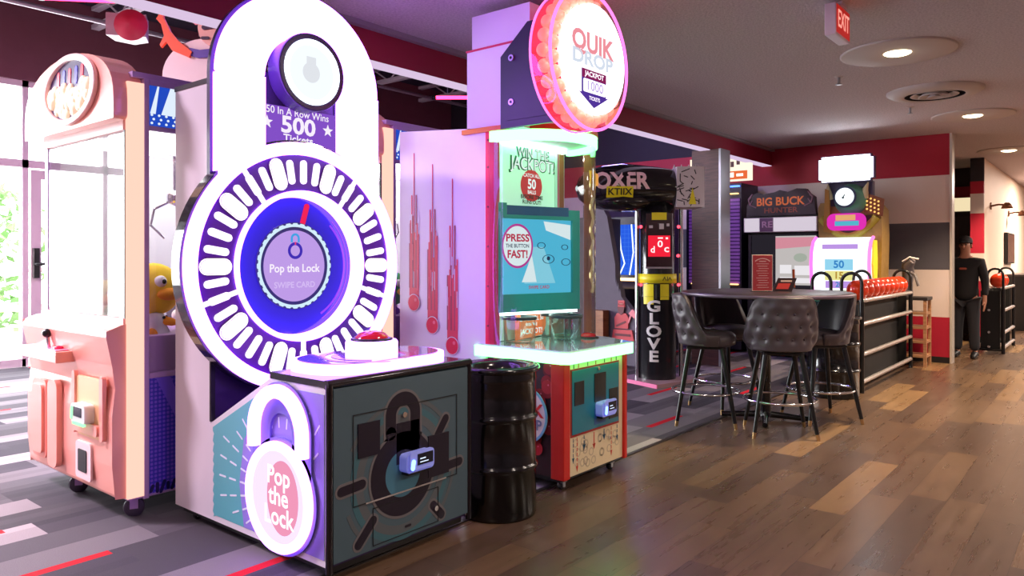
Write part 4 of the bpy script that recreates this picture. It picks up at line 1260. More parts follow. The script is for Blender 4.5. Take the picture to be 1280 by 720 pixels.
sb = MB(P('sign_mint', S(186, 240, 214), 0.4, em=S(200, 250, 226), es=0.5), FY(3.06)).rect(3.55, 1.70, 4.195, 2.11, 0, 0.012)
GRN = P('sign_green_letters', S(24, 110, 84), 0.5)
SWL = E('sign_white_letters', S(240, 255, 250), 1.0)
sb.use(GRN).text('WIN THE', 3.95, 2.07, 0.092, 0.013, 0.045, width=0.365).text('JACKPOT!', 3.95, 1.995, 0.115, 0.013, 0.045, width=0.505)
sb.use(SWL).text('WIN THE', 3.95, 2.07, 0.085, 0.016, 0.005, width=0.335).text('JACKPOT!', 3.95, 1.995, 0.107, 0.016, 0.005, width=0.47)
sb.use(P('sign_red_disc', S(214, 34, 50), 0.4, em=S(214, 30, 46), es=0.3)).disc(3.93, 1.86, 0.115, 0.013, 0.016, 44, 0.105)
sb.use(SWL).text('CATCH ALL', 3.93, 1.925, 0.034, 0.017, 0.02).text('50', 3.93, 1.867, 0.09, 0.017, 0.03).text('BALLS', 3.93, 1.815, 0.034, 0.017, 0.02)
sb.use(P('sign_grey_letters', S(60, 66, 70), 0.5)).text('BEFORE TIME', 3.93, 1.782, 0.036, 0.018, 0.03, width=0.24).text('RUNS OUT!', 3.93, 1.748, 0.036, 0.018, 0.03, width=0.2)
part('jackpot_sign', sb, qd)
part('heart_strip', MB(P('strip_mint', S(226, 244, 236), 0.4), FY(3.05)).rect(4.20, 1.70, 4.225, 2.12, 0, 0.02).use(P('strip_pink', S(230, 60, 130), 0.4)).capsule(4.212, 1.91, 0.38, 0.012, 90, 0.02, 0.023), qd)
wv = [(4.335 + 0.016 * math.sin(i * 0.62), 2.83, 1.14 + i * 0.0155) for i in range(52)]
part('wavy_light', MB(E('wavy_yellow', (1.0, 0.80, 0.38), 1.5)).tube(wv, 0.011, 8), qd)
part('yellow_flag', MB(P('flag_yellow', S(246, 176, 60), 0.4, em=S(240, 160, 40), es=0.3), FY(2.83)).prism([(4.30, 1.98), (4.40, 1.96), (4.40, 1.88), (4.37, 1.88), (4.36, 1.80), (4.33, 1.80), (4.31, 1.88)], 0, 0.01), qd)
# monitor in its teal frame
th = math.radians(-15)
MF = Matrix.Translation((3.56, 3.07, 0)) @ Matrix.Rotation(th, 4, 'Z') @ FY(0)
TEAL = P('monitor_teal', S(20, 150, 142), 0.35, em=S(10, 120, 110), es=0.2)
mf = MB(TEAL, MF)
mf.rect(0.0, 1.03, 0.70, 1.145, 0, 0.03).rect(0.0, 1.63, 0.70, 1.70, 0, 0.03).rect(0.0, 1.145, 0.055, 1.63, 0, 0.03).rect(0.635, 1.145, 0.70, 1.63, 0, 0.03).rect(0, 1.70, 0.09, 1.73, 0, 0.03).use(P('monitor_blue', S(20, 96, 150), 0.4)).rect(0.09, 1.655, 0.60, 1.715, 0.0, 0.031)
mo = part('monitor_frame', mf, qd)
ms = MB(E('screen_cyan', S(84, 190, 226), 0.9), MF).rect(0.055, 1.145, 0.635, 1.63, 0.0, 0.012)
ms.use(E('screen_cyan_pale', S(140, 214, 236), 0.9)).prism([(0.24, 1.21), (0.50, 1.21), (0.40, 1.45), (0.30, 1.45)], 0.012, 0.013)
ms.use(E('screen_white', S(226, 240, 244), 0.95)).prism([(0.40, 1.62), (0.63, 1.60), (0.63, 1.50), (0.42, 1.56)], 0.012, 0.013).prism([(0.22, 1.22), (0.34, 1.22), (0.30, 1.40), (0.27, 1.33)], 0.0135, 0.0145)
ms.use(E('screen_navy', S(30, 56, 90), 0.8))
for a, b, r in ((0.38, 1.46, 0.035), (0.44, 1.37, 0.05), (0.59, 1.35, 0.04), (0.58, 1.45, 0.03)):
    ms.ring(a, b, r - 0.006, r, 0.013, 0.0145, n=24, sy=0.6)
ms.disc(0.44, 1.375, 0.014, 0.013, 0.0145, 16)
ms.use(E('screen_magenta', S(190, 60, 150), 0.9)).ring(0.185, 1.455, 0.112, 0.125, 0.0135, 0.015, n=40, sy=1.15)
ms.use(E('screen_white', S(226, 240, 244), 0.95)).disc(0.185, 1.455, 0.112, 0.0125, 0.014, 40, 0.129)
ms.use(E('screen_crimson', S(196, 36, 74), 0.85)).text('PRESS', 0.185, 1.505, 0.066, 0.0155, 0.03, width=0.185).use(E('screen_navy', S(30, 56, 90), 0.8)).text('THE BUTTON', 0.185, 1.455, 0.034, 0.0155, 0.02, width=0.185).use(E('screen_crimson', S(196, 36, 74), 0.85)).text('FAST!', 0.185, 1.40, 0.070, 0.0155, 0.03, width=0.16)
ms.text('SWIPE CARD', 0.36, 1.185, 0.03, 0.0155, 0.015)
part('screen', ms, mo)
part('under_light', MB(E('monitor_under_light', (0.75, 1.0, 0.92), 6.0), MF).rect(0.02, 1.012, 0.68, 1.03, -0.01, 0.025), mo)
og = MB(P('inner_sign_orange', S(240, 120, 70), 0.4, em=S(240, 110, 60), es=0.3), FY(3.05)).prism([(3.76, 1.06), (4.08, 1.06), (4.08, 0.92), (4.04, 0.86), (3.76, 0.84)], 0, 0.012)
og.use(E('sign_white_letters', S(240, 255, 250), 0.95)).text('CATCH ALL 50', 3.92, 0.975, 0.045, 0.013, 0.02, width=0.26).text('WIN THE', 3.92, 0.935, 0.03, 0.013, 0.02).text('JACKPOT!', 3.92, 0.89, 0.05, 0.013, 0.02, width=0.24)
part('inner_sign', og, qd)
for (x, y) in ((3.72, 2.98), (4.02, 2.83), (4.12, 2.98)):
    bk_ = part('catch_bucket', MB(pane('bucket_clear', (0.86, 1.0, 0.97), 0.15, 0.05)).lathe([(0.0, 0.838), (0.10, 0.838), (0.105, 0.99)], 32, (x, y)), qd)
    part('bucket_rim', MB(P('bucket_rim_dark', S(30, 58, 60), 0.3)).lathe([(0.102, 0.985), (0.112, 0.985), (0.112, 1.005), (0.102, 1.005), (0.102, 0.985)], 32, (x, y)), bk_)
# tower and round ball sign
part('tower', MB(QP).box(A0, 2.80, 2.172, 4.05, 3.27, 2.70).box(A0 + 0.004, 2.76, 2.712, 4.05, 3.23, 2.925).use(P('tower_seam', S(206, 40, 90), 0.4)).box(A0 - 0.006, 2.80, 2.70, 4.055, 3.275, 2.712), qd)
bp_ = MB(P('bracket_navy', S(34, 28, 58), 0.4), FX(A0 - 0.001)).prism([(-2.97, 2.175), (-2.97, 2.62), (-2.76, 2.80), (-2.52, 2.80), (-2.52, 2.175)], 0, 0.02)
brk = part('sign_bracket', bp_, qd, 'dark slab bracket holding the round sign')
part('sign_bracket_plate', MB(P('bracket_navy', S(34, 28, 58), 0.4), FX(A0 - 0.021)).prism([(-2.92, 2.22), (-2.92, 2.46), (-2.88, 2.50), (-2.53, 2.50), (-2.53, 2.22)], 0, 0.006), brk)
for z in (2.33, 2.60):
    part('bolt', MB(P('bolt_lilac', S(200, 190, 224), 0.3, 0.6), FX(A0 - 0.02)).disc(-2.88, z, 0.020, 0, 0.012, 18).use(BLACK).disc(-2.88, z, 0.009, 0.012, 0.014, 12), brk)
# drum sign: local frame that looks towards -Y
SX, SZ, SY = 3.605, 2.515, 2.36
PINKN = E('sign_rim_pink', (1.0, 0.16, 0.62), 2.2)
DS = FY(SY)
sgn = part('sign_drum', MB(E('sign_red_back', (1.0, 0.05, 0.10), 1.1), DS).disc(SX, SZ, 0.385, -0.14, -0.12, 72), qd)
part('drum_wall', MB(pane('drum_clear_pink', (1.0, 0.82, 0.90), 0.2, 0.05), DS).lathe([(0.400, -0.14), (0.405, -0.07), (0.400, 0.0)], 72, (SX, SZ)), sgn)
part('rim_light', MB(PINKN, DS).tube([(a, b, 0.0) for a, b in arc(SX, SZ, 0.398, 0, 355, 71)], 0.009, 8, True).tube([(a, b, -0.135) for a, b in arc(SX, SZ, 0.398, 0, 355, 71)], 0.007, 8, True), sgn)
BALLM = P('sign_ball_peach', S(255, 180, 150), 0.35, em=S(255, 150, 124), es=0.7)
for ring_r, n_, cz_, off in ((0.352, 26, -0.078, 0.0), (0.335, 26, -0.030, 0.5)):
    for k in range(n_):
        a = 2 * PI * (k + off) / n_
        part('ball', MB(BALLM, DS).sphere((SX + ring_r * math.cos(a), SZ + ring_r * math.sin(a), cz_), 0.040, 14, 9), sgn)
fc = MB(E('sign_face_white', (1.0, 0.90, 1.0), 1.6), DS).disc(SX, SZ, 0.305, -0.02, 0.012, 72)
part('sign_face_rim', MB(E('sign_face_rim', (1.0, 0.80, 1.0), 3.0), DS).ring(SX, SZ, 0.290, 0.312, 0.0, 0.035, n=72), sgn)
fc.use(E('sign_logo_red', S(244, 150, 160), 0.97)).text('QUIK', SX, SZ + 0.085, 0.155, 0.014, 0.035, width=0.44)
fc.use(E('sign_logo_grey', S(216, 226, 240), 0.98)).text('DROP', SX, SZ - 0.005, 0.11, 0.014, 0.035, width=0.42)
fc.use(E('sign_navy', S(92, 60, 170), 0.8)).prism([(SX - 0.115, SZ - 0.065), (SX + 0.135, SZ - 0.065), (SX + 0.135, SZ - 0.20), (SX + 0.16, SZ - 0.20), (SX + 0.01, SZ - 0.275), (SX - 0.14, SZ - 0.20), (SX - 0.115, SZ - 0.20)], 0.012, 0.015)
fc.use(E('sign_maroon', S(150, 40, 100), 0.8)).rect(SX - 0.115, SZ - 0.115, SX + 0.135, SZ - 0.065, 0.015, 0.017)
fc.use(E('sign_face_white', (1.0, 0.90, 1.0), 1.6)).text('JACKPOT', SX + 0.01, SZ - 0.09, 0.04, 0.018, 0.015, width=0.2).prism(rr_pts(SX - 0.105, SZ - 0.195, SX + 0.125, SZ - 0.12, 0.01), 0.017, 0.019).text('TICKETS', SX + 0.01, SZ - 0.225, 0.03, 0.018, 0.015)
fc.use(E('sign_digits', S(190, 170, 236), 0.9)).text('1000', SX + 0.01, SZ - 0.158, 0.075, 0.020, 0.012, width=0.16)
part('sign_face', fc, sgn)

# ================================================================== black steel drums used as bins
def drum(loc, r, h, label, logo=True):
    t = thing('trash_drum', label, 'trash can', loc, 0.4, 'black steel drums')
    kw = dict(world=False)
    pr_ = [(0.0, 0.012), (r * 0.97, 0.0), (r, 0.012), (r, 0.03)]
    for zc in (0.335 * h, 0.665 * h):
        pr_ += [(r, zc - 0.020), (r * 1.02, zc - 0.014), (r * 1.05, zc - 0.005), (r * 1.05, zc + 0.005), (r * 1.02, zc + 0.014), (r, zc + 0.020)]
    pr_ += [(r, 0.90 * h), (r * 1.02, 0.915 * h), (r, 0.93 * h), (r, h - 0.02)]
    part('barrel', MB(BLACKM).lathe(pr_, 48), t, **kw)
    part('rolled_rim', MB(BLACKM).tube([(r * 1.03 * math.cos(2 * PI * i / 48), r * 1.03 * math.sin(2 * PI * i / 48), h - 0.015) for i in range(48)], 0.016, 8, True), t, **kw)
    part('funnel_lid', MB(BLACKM).lathe([(r, h - 0.01), (r * 0.96, h + 0.004), (r * 0.72, h - 0.012), (r * 0.66, h - 0.05), (r * 0.64, h - 0.16)], 48).use(P('bin_inside', S(5, 5, 6), 0.9)).lathe([(0.0, h - 0.2), (r * 0.98, h - 0.2)], 32), t, **kw)
    part('ring_bolt', MB(STEEL).box(r * 1.0, -0.03, h - 0.05, r * 1.1, -0.01, h - 0.02).tube([(r * 1.08, -0.05, h - 0.035), (r * 1.08, 0.05, h - 0.035)], 0.008, 8), t, **kw)
    if logo:
        lm = MB(P('drum_emboss', S(38, 38, 42), 0.35))
        vs, fs = text_geo('ENJOY\nSPORTS', 0.01) if False else text_geo('LIMITED', 0.01)
        out = []
        for v in vs:
            an = v[0] * 0.05 / r - 2.05
            out.append(((r + 0.002) * math.cos(an), (r + 0.002) * math.sin(an), 0.10 + v[1] * 0.05))
        lm.add(out, fs)
        part('embossed_letters', lm, t, **kw)
    return t


drum((3.09, 2.625, 0), 0.208, 0.80, 'black steel drum bin with rolled rim between the padlock and ball drop games', False)
drum((7.80, 2.23, 0), 0.245, 0.80, 'black steel drum standing at the near end of the bowling ball rack', False)

# ================================================================== BOXING MACHINE
BX = thing('boxing_machine', 'boxing punch machine topped by a giant black boxing glove', 'arcade machine', (7.45, 4.0, 0), HEAD - PI / 2)
kw = dict(world=False)
part('base_plate', MB(P('plate_pinkgrey', S(150, 122, 138), 0.4)).prism([(-0.10, -0.50), (-0.44, 0.05), (0.10, 0.48), (0.52, -0.02)], 0.0, 0.045).use(P('plate_pink_edge', S(240, 120, 170), 0.4)).prism([(-0.105, -0.508), (-0.447, 0.05), (-0.44, 0.06), (-0.09, -0.49)], 0.0, 0.045), BX, **kw)
bc = part('column', MB(P('column_black', S(20, 20, 24), 0.25, coat=0.4)).lathe([(0.205, 0.045), (0.205, 0.95), (0.21, 0.955), (0.0, 0.955)], 40), BX, 'glossy black column with white letters', **kw)
gw = MB(P('letter_white', S(230, 226, 226), 0.5))


def wrap_text(mb, t, ang0, z, size, r, bold=0.02, sx=1.0):
    vs, fs = refine(*text_geo(t, bold))
    out = []
    for v in vs:
        an = math.radians(ang0) + v[0] * size * sx / r
        out.append((r * math.sin(an), -r * math.cos(an), z + v[1] * size))
    mb.add(out, fs)


for i, ch in enumerate('GLOVE'):
    wrap_text(gw, ch, -22, 0.845 - 0.137 * i, 0.165, 0.2085, 0.035, 1.3)
part('column_letters', gw, bc, **kw)
part('yellow_band', MB(P('band_yellow', S(236, 222, 30), 0.4)).lathe([(0.0, 1.10), (0.212, 1.10), (0.212, 1.20), (0.0, 1.20)], 40), BX, **kw)
bd = MB(P('band_ink', S(40, 40, 24), 0.5))
for k_, (ag, ln, rt) in enumerate(((8, 0.05, 60), (13, 0.05, 120), (20, 0.05, 90), (26, 0.045, 55), (31, 0.045, 125))):
    F_ = Matrix.Rotation(math.radians(ag), 4, 'Z') @ FY(-0.213)
    bd.fr(F_).capsule(0, 1.15, ln, 0.008, rt, 0, 0.002, 3)
part('band_letters', bd, BX, **kw)
lbl = MB(P('band_yellow', S(236, 222, 30), 0.4)).lathe([(0.2075, 0.87), (0.2075, 1.09)], 8, a0=-146, a1=-112)
lbl.lathe([(0.2075, 0.92), (0.2075, 1.09)], 8, a0=-92, a1=-64)
part('yellow_label', lbl.use(P('label_slot', S(60, 60, 60), 0.4)).lathe([(0.2085, 0.93), (0.2085, 1.08)], 4, a0=-108, a1=-102), BX, **kw)
part('column_upper', MB(P('column_black', S(20, 20, 24), 0.25)).lathe([(0.19, 0.955), (0.19, 1.10)], 32).lathe([(0.19, 1.20), (0.19, 1.95), (0.0, 1.95)], 32), BX, **kw)
dsp = MB(P('display_dark', S(52, 20, 30), 0.2)).box(-0.16, -0.212, 1.28, 0.12, -0.19, 1.86).use(P('display_silver', S(170, 160, 170), 0.3)).box(-0.165, -0.21, 1.26, 0.125, -0.188, 1.28).box(0.118, -0.21, 1.28, 0.13, -0.188, 1.86)
dsp.use(E('display_red_glow', (1.0, 0.02, 0.05), 0.9)).box(-0.14, -0.214, 1.39, 0.10, -0.211, 1.62)
dsp.use(E('display_digit', (1.0, 0.72, 0.74), 1.3)).fr(FY(-0.2145)).text('d', -0.09, 1.465, 0.10, 0, 0.02).text('0', -0.01, 1.525, 0.10, 0, 0.02, sx=1.2).text('c', 0.06, 1.475, 0.11, 0, 0.02, sx=1.2).rect(-0.035, 1.585, 0.02, 1.60, 0, 0.002).rect(0.05, 1.58, 0.075, 1.60, 0, 0.002)
dsp.use(P('display_print', S(210, 200, 204), 0.5)).rect(-0.13, 1.70, -0.09, 1.73, 0, 0.002).rect(-0.02, 1.69, 0.03, 1.75, 0, 0.002).rect(0.06, 1.72, 0.09, 1.75, 0, 0.002)
dp = part('score_display', dsp, BX, **kw)
part('yellow_tag', MB(P('band_yellow', S(236, 222, 30), 0.4)).box(-0.10, -0.218, 1.79, 0.06, -0.212, 1.87), dp, **kw)
for x, y in ((-0.225, -0.02), (0.275, 0.05)):
    part('chrome_rod', MB(CHROME).tube([(x, y, 0.045), (x, y, 1.94)], 0.026, 12), BX, **kw)
for (x, z) in ((-0.20, 1.72), (0.215, 1.72), (0.21, 1.40), (-0.2, 1.08), (0.215, 1.08)):
    part('red_lamp', MB(E('red_lamp', (1.0, 0.05, 0.08), 4.0)).sphere((x, -0.10, z), 0.018, 10, 6), BX, **kw)
GLV = P('glove_black', S(14, 13, 15), 0.12, coat=0.6)
gp = [(-0.90, -0.02, 2.15), (-0.86, 0, 2.15), (-0.78, 0, 2.15), (-0.60, 0, 2.155), (-0.40, 0, 2.16), (-0.20, 0, 2.15), (-0.02, 0, 2.15), (0.14, 0, 2.14), (0.19, 0, 2.14)]
gr_ = [0.03, 0.13, 0.20, 0.25, 0.27, 0.26, 0.24, 0.225, 0.21]
gl_ = MB(GLV).tube(gp, gr_, 28)
gl_.tube([(-0.74, -0.10, 2.02), (-0.60, -0.16, 1.99), (-0.42, -0.17, 1.985), (-0.22, -0.14, 1.99), (-0.10, -0.08, 2.02)], [0.05, 0.085, 0.095, 0.10, 0.08], 16)
gv_ = part('glove', gl_, BX, 'giant glossy black boxing glove', **kw)


def gwarp(a, b):
    t = (a + 0.9) / 1.1
    r = 0.262
    d = min(0.24, abs(b - 2.155))
    return math.sqrt(max(r * r - d * d, 0.0)) + 0.008


glt = MB(P('glove_letters', S(238, 200, 196), 0.4), FY(0)).text('BOXER', -0.50, 2.205, 0.25, 0.0, 0.035, width=0.72, warp=gwarp)
part('glove_letters', glt, gv_, **kw)
tg = MB(P('band_yellow', S(236, 222, 30), 0.4), FY(0))
for i in range(5):
    z0, z1 = 2.03 + i * 0.024, 2.03 + (i + 1) * 0.024
    c0, c1 = gwarp(0, z0) + 0.002, gwarp(0, z1) + 0.002
    tg.add([(-0.60, z0, c0), (-0.31, z0, c0), (-0.31, z1, c1), (-0.60, z1, c1)], [(0, 1, 2, 3)])
tg.use(P('band_ink', S(40, 40, 24), 0.5)).text('KTIIX', -0.455, 2.09, 0.10, 0.004, 0.02, width=0.26, warp=gwarp)
part('glove_tag', tg, gv_, **kw)
cf = MB(P('cuff_white', S(214, 206, 206), 0.5)).box(0.17, -0.22, 1.93, 0.47, 0.24, 2.37)
cf.use(P('cuff_ink', S(40, 36, 42), 0.5)).fr(FY(-0.22))
rk = random.Random(9)
for k in range(26):
    cf.capsule(rk.uniform(0.20, 0.44), rk.uniform(1.97, 2.33), rk.uniform(0.04, 0.10), 0.010, rk.uniform(0, 180), 0, 0.003, 3)
cf.use(P('band_yellow', S(236, 222, 30), 0.4)).prism([(0.30, 1.96), (0.38, 1.96), (0.34, 2.14)], 0, 0.004)
part('cuff_box', cf, BX, 'white cuff box printed with black scribbles', **kw)
for k in range(4):
    x = 0.19 + k * 0.08
    part('spike', MB(P('cuff_white', S(214, 206, 206), 0.5)).lathe([(0.02, 2.37), (0.0, 2.42)], 10, (x, 0.0)), BX, **kw)

# ================================================================== racing cabinet and wood-chopping game behind the ball drop
t = thing('arcade_machine', 'dark cabinet with a bright blue screen behind the boxing machine', 'arcade machine', (9.3, 5.45, 0))
part('cabinet', MB(P('race_dark', S(40, 34, 52), 0.4), FY(5.9)).prism([(8.95, 0.05), (9.9, 0.05), (9.9, 2.2), (9.3, 2.2), (9.12, 1.95), (9.08, 1.05), (8.95, 0.95)], 0.0, 0.95), t, bevel=0.01)
sc_ = MB(E('race_screen', S(40, 90, 220), 1.1), FX(9.06)).rect(-5.85, 1.14, -5.02, 1.84, 0.0, 0.02)
sc_.use(E('race_line', (0.85, 0.95, 1.0), 1.6))
for pts in (((-5.45, 1.84), (-5.42, 1.5), (-5.36, 1.3), (-5.44, 1.14)), ((-5.25, 1.84), (-5.22, 1.45), (-5.28, 1.14))):
    sc_.tube([(a, b, 0.022) for a, b in pts], 0.010, 6)
sc_.use(E('race_grid', S(70, 130, 240), 1.0))
for i in range(11):
    sc_.rect(-5.85, 1.17 + i * 0.06, -5.02, 1.174 + i * 0.06, 0.02, 0.022)
for i in range(14):
    sc_.rect(-5.84 + i * 0.06, 1.14, -5.837 + i * 0.06, 1.84, 0.02, 0.022)
part('screen', sc_, t)
part('light_strip', MB(E('race_strip', (1.0, 0.62, 0.25), 4.0)).box(8.94, 5.02, 1.06, 8.98, 5.85, 1.10), t)
t = thing('arcade_machine', 'grey mountain-shaped game cabinet with a red bearded lumberjack cut-out', 'arcade machine', (8.3, 4.85, 0))
mt = P('rock_grey', S(92, 84, 98), 0.7, noise=0.12)
rock = [(-5.36, 0.05), (-5.36, 2.05), (-5.08, 2.03), (-5.0, 1.9), (-4.94, 1.6), (-4.88, 1.3), (-4.875, 1.05), (-4.865, 1.12), (-4.85, 1.0), (-4.838, 1.08), (-4.825, 0.95), (-4.81, 1.0), (-4.79, 0.89), (-4.62, 0.70), (-4.57, 0.45), (-4.55, 0.05)]
part('cabinet', MB(P('rock_body_dark', S(50, 44, 58), 0.6)).box(8.1, 5.25, 0.05, 8.75, 5.6, 1.9), t, bevel=0.01)
part('mountain_panel', MB(mt, FX(8.10)).prism(rock, 0.0, 0.10), t, bevel=0.008)
part('wood_panel', MB(wood_mat('chop_wood', S(110, 66, 40), S(160, 104, 62))).box(7.86, 4.97, 0.1, 7.995, 5.22, 0.72), t)
lj = MB(P('jack_red', S(196, 66, 74), 0.5), FX(7.995) @ Matrix.Translation((-4.78, 0.36, 0)) @ Matrix.Diagonal((0.75, 0.72, 1, 1)) @ Matrix.Translation((0, -0.22, 0)))
cxl = 0.0
lj.prism([(cxl - 0.12, 0.42), (cxl + 0.13, 0.42), (cxl + 0.14, 0.60), (cxl + 0.09, 0.68), (cxl - 0.08, 0.68), (cxl - 0.13, 0.60)], 0, 0.02).disc(cxl, 0.80, 0.062, 0, 0.02, 24).rect(cxl - 0.06, 0.82, cxl + 0.06, 0.90, 0, 0.02).prism([(cxl - 0.18, 0.22), (cxl + 0.24, 0.22), (cxl + 0.20, 0.40), (cxl - 0.15, 0.40)], 0, 0.02)
lj.use(P('jack_dark', S(96, 24, 40), 0.5)).prism([(cxl - 0.065, 0.79), (cxl + 0.065, 0.79), (cxl + 0.05, 0.69), (cxl, 0.65), (cxl - 0.05, 0.69)], 0.02, 0.026).capsule(cxl, 0.50, 0.20, 0.03, 25, 0.02, 0.026).rect(cxl - 0.12, 0.29, cxl + 0.18, 0.33, 0.02, 0.024)
lj.use(P('jack_pale', S(226, 150, 140), 0.5)).rect(cxl - 0.03, 0.835, cxl + 0.035, 0.85, 0.02, 0.024)
lj.use(P('axe_pink', S(226, 130, 140), 0.5)).capsule(cxl + 0.17, 0.62, 0.22, 0.025, 70, 0, 0.02).prism([(cxl + 0.14, 0.68), (cxl + 0.21, 0.76), (cxl + 0.30, 0.68), (cxl + 0.25, 0.60)], 0, 0.022)
part('lumberjack_cutout', lj, t)

# ================================================================== hunting game by the striped wall
t = thing('arcade_machine', 'hunting game with an antlered dark sign and screen painted with pale reflections by the striped wall', 'arcade machine', (10.6, 3.62, 0))
HB = P('hunt_black', S(26, 22, 28), 0.4)
part('cabinet', MB(HB).box(10.34, 3.14, 0.05, 11.05, 4.12, 0.92).box(10.42, 3.14, 0.92, 11.05, 4.12, 1.73).box(10.3, 3.14, 1.94, 11.05, 4.12, 1.98), t, bevel=0.008)
wh = MB(P('hunt_strip_white', S(226, 214, 226), 0.4)).box(10.24, 3.13, 1.735, 11.05, 4.13, 1.935)
wh.use(P('hunt_strip_mauve', S(120, 80, 120), 0.4)).fr(FX(10.24)).rect(-3.90, 1.74, -3.72, 1.93, 0, 0.001).use(P('hunt_letters_pink', S(214, 160, 200), 0.4)).text('RE', -3.80, 1.835, 0.12, 0.002, 0.02, width=0.15)
wh.use(E('hunt_strip_glow', (0.84, 0.74, 0.86), 0.8)).rect(-4.12, 1.742, -3.91, 1.928, 0, 0.001).rect(-3.71, 1.742, -3.14, 1.928, 0, 0.001)  # emission added to the white strip
part('sign_shelf', wh, t)
scb = MB(E('hunt_screen_dark', S(44, 40, 48), 0.8), FX(10.42)).rect(-4.10, 0.96, -3.16, 1.72, 0, 0.012)
scb.use(E('hunt_reflect_pale', S(206, 200, 198), 0.85)).rect(-3.74, 1.0, -3.18, 1.68, 0.012, 0.014).use(E('hunt_reflect_rose', S(226, 150, 166), 0.85)).prism([(-3.74, 1.50), (-3.18, 1.54), (-3.18, 1.66), (-3.74, 1.66)], 0.014, 0.016).use(E('hunt_reflect_white', S(240, 236, 240), 0.95)).rect(-3.68, 1.16, -3.52, 1.28, 0.0145, 0.0165).rect(-3.48, 1.14, -3.20, 1.27, 0.0145, 0.0165).rect(-3.68, 1.03, -3.50, 1.11, 0.0145, 0.0165).rect(-3.48, 1.03, -3.20, 1.10, 0.0145, 0.0165).use(E('hunt_reflect_sage', S(180, 190, 176), 0.8)).disc(-3.40, 1.38, 0.09, 0.0145, 0.0165, 20, 0.06)  # glowing pale and rose blocks imitate reflections on the screen
part('screen', scb, t)
part('screen_bezel', MB(HB, FX(10.41)).rect(-4.12, 0.92, -4.08, 1.735, 0, 0.03).rect(-3.18, 0.92, -3.13, 1.735, 0, 0.03).rect(-4.12, 1.70, -3.13, 1.735, 0, 0.03), t)
mq = [(-4.10, 1.96), (-4.09, 2.12), (-4.04, 2.18), (-4.02, 2.26), (-3.94, 2.29), (-3.86, 2.26), (-3.70, 2.285), (-3.63, 2.31), (-3.52, 2.28), (-3.40, 2.32), (-3.28, 2.31), (-3.24, 2.25), (-3.17, 2.20), (-3.15, 1.96)]
mm = part('marquee', MB(P('hunt_marquee_dark', S(46, 22, 40), 0.4), FX(10.36)).prism(mq, 0, 0.10), t)
ml = MB(P('hunt_orange', S(206, 104, 44), 0.4, em=S(206, 96, 40), es=0.3), FX(10.26)).text('BIG BUCK', -3.63, 2.15, 0.155, 0.002, 0.025, width=0.66).use(P('hunt_rust', S(150, 64, 46), 0.4)).text('HUNTER', -3.62, 2.03, 0.10, 0.002, 0.02, width=0.46)
part('marquee_letters', ml, mm)
for k in (-1, 1):
    an = MB(P('antler_mauve', S(150, 110, 130), 0.5), FX(10.255))
    c_ = -3.63
    an.tube([(c_ + k * (0.33 + 0.0), 2.08, 0), (c_ + k * 0.42, 2.12, 0), (c_ + k * 0.44, 2.20, 0), (c_ + k * 0.38, 2.27, 0)], 0.010, 6)
    an.tube([(c_ + k * 0.42, 2.12, 0), (c_ + k * 0.38, 2.18, 0)], 0.008, 6)
    an.tube([(c_ + k * 0.44, 2.19, 0), (c_ + k * 0.40, 2.23, 0)], 0.008, 6)
    part('antler', an, mm)
for y in (3.45, 3.80):
    gun = thing('toy_gun', 'orange plastic gun holstered on the hunting game, %s one' % ('right' if y < 3.6 else 'left'), 'toy gun', (10.30, y, 0.93), 0, 'plastic guns of the hunting game')
    part('barrel', MB(P('gun_orange', S(206, 90, 40), 0.4)).tube([(10.30, y, 0.94), (10.28, y, 1.22)], 0.018, 8), gun)
    part('grip', MB(BLACK).tube([(10.29, y, 0.96), (10.20, y, 0.94)], 0.02, 8), gun)

# lit cabinet between pillar and hunting game
t = thing('arcade_machine', 'narrow cabinet with lit orange marquee and violet slatted front beside the pillar', 'arcade machine', (10.7, 4.62, 0))
part('cabinet', MB(P('slat_dark', S(30, 26, 44), 0.4)).box(10.42, 4.24, 0.05, 11.05, 5.1, 2.46), t)
sl = MB(P('slat_violet', S(150, 96, 176), 0.4, em=S(140, 80, 190), es=0.2))
for k in range(24):
    sl.box(10.40, 4.26, 1.0 + k * 0.052, 10.44, 5.05, 1.036 + k * 0.052)
part('slatted_front', sl.use(P('slat_back', S(90, 50, 120), 0.5)).box(10.415, 4.26, 0.99, 10.42, 5.05, 2.25), t)
mk = MB(E('lit_marquee_cream', (1.0, 0.86, 0.68), 1.2), FX(10.44)).rect(-5.05, 2.50, -4.12, 2.86, -0.1, 0.0)
mk.use(E('lit_marquee_orange', S(236, 110, 60), 1.0)).rect(-5.0, 2.52, -4.16, 2.64, 0, 0.006).use(E('lit_marquee_white', (1.0, 0.95, 0.85), 1.5)).rect(-4.9, 2.56, -4.6, 2.60, 0.006, 0.008).rect(-4.42, 2.55, -4.36, 2.62, 0.006, 0.008).rect(-4.32, 2.56, -4.22, 2.60, 0.006, 0.008)
mk.use(P('lit_marquee_brown', S(90, 50, 40), 0.5))
for k in range(9):
    mk.rect(-4.95 + k * 0.09, 2.70 + 0.03 * (k % 3), -4.90 + k * 0.09, 2.78 + 0.02 * (k % 2), 0, 0.006)
part('marquee', mk, t)
part('light_strip', MB(E('blue_strip', (0.08, 0.2, 1.0), 4.0)).box(10.38, 4.26, 2.405, 10.42, 5.05, 2.425), t)
for z, ye in ((2.30, 4.9), (0.985, 5.0)):
    part('light_strip', MB(E('amber_strip', (1.0, 0.6, 0.2), 3.0)).box(10.37, 4.28, z, 10.42, ye, z + 0.015), t, 'amber light strip')

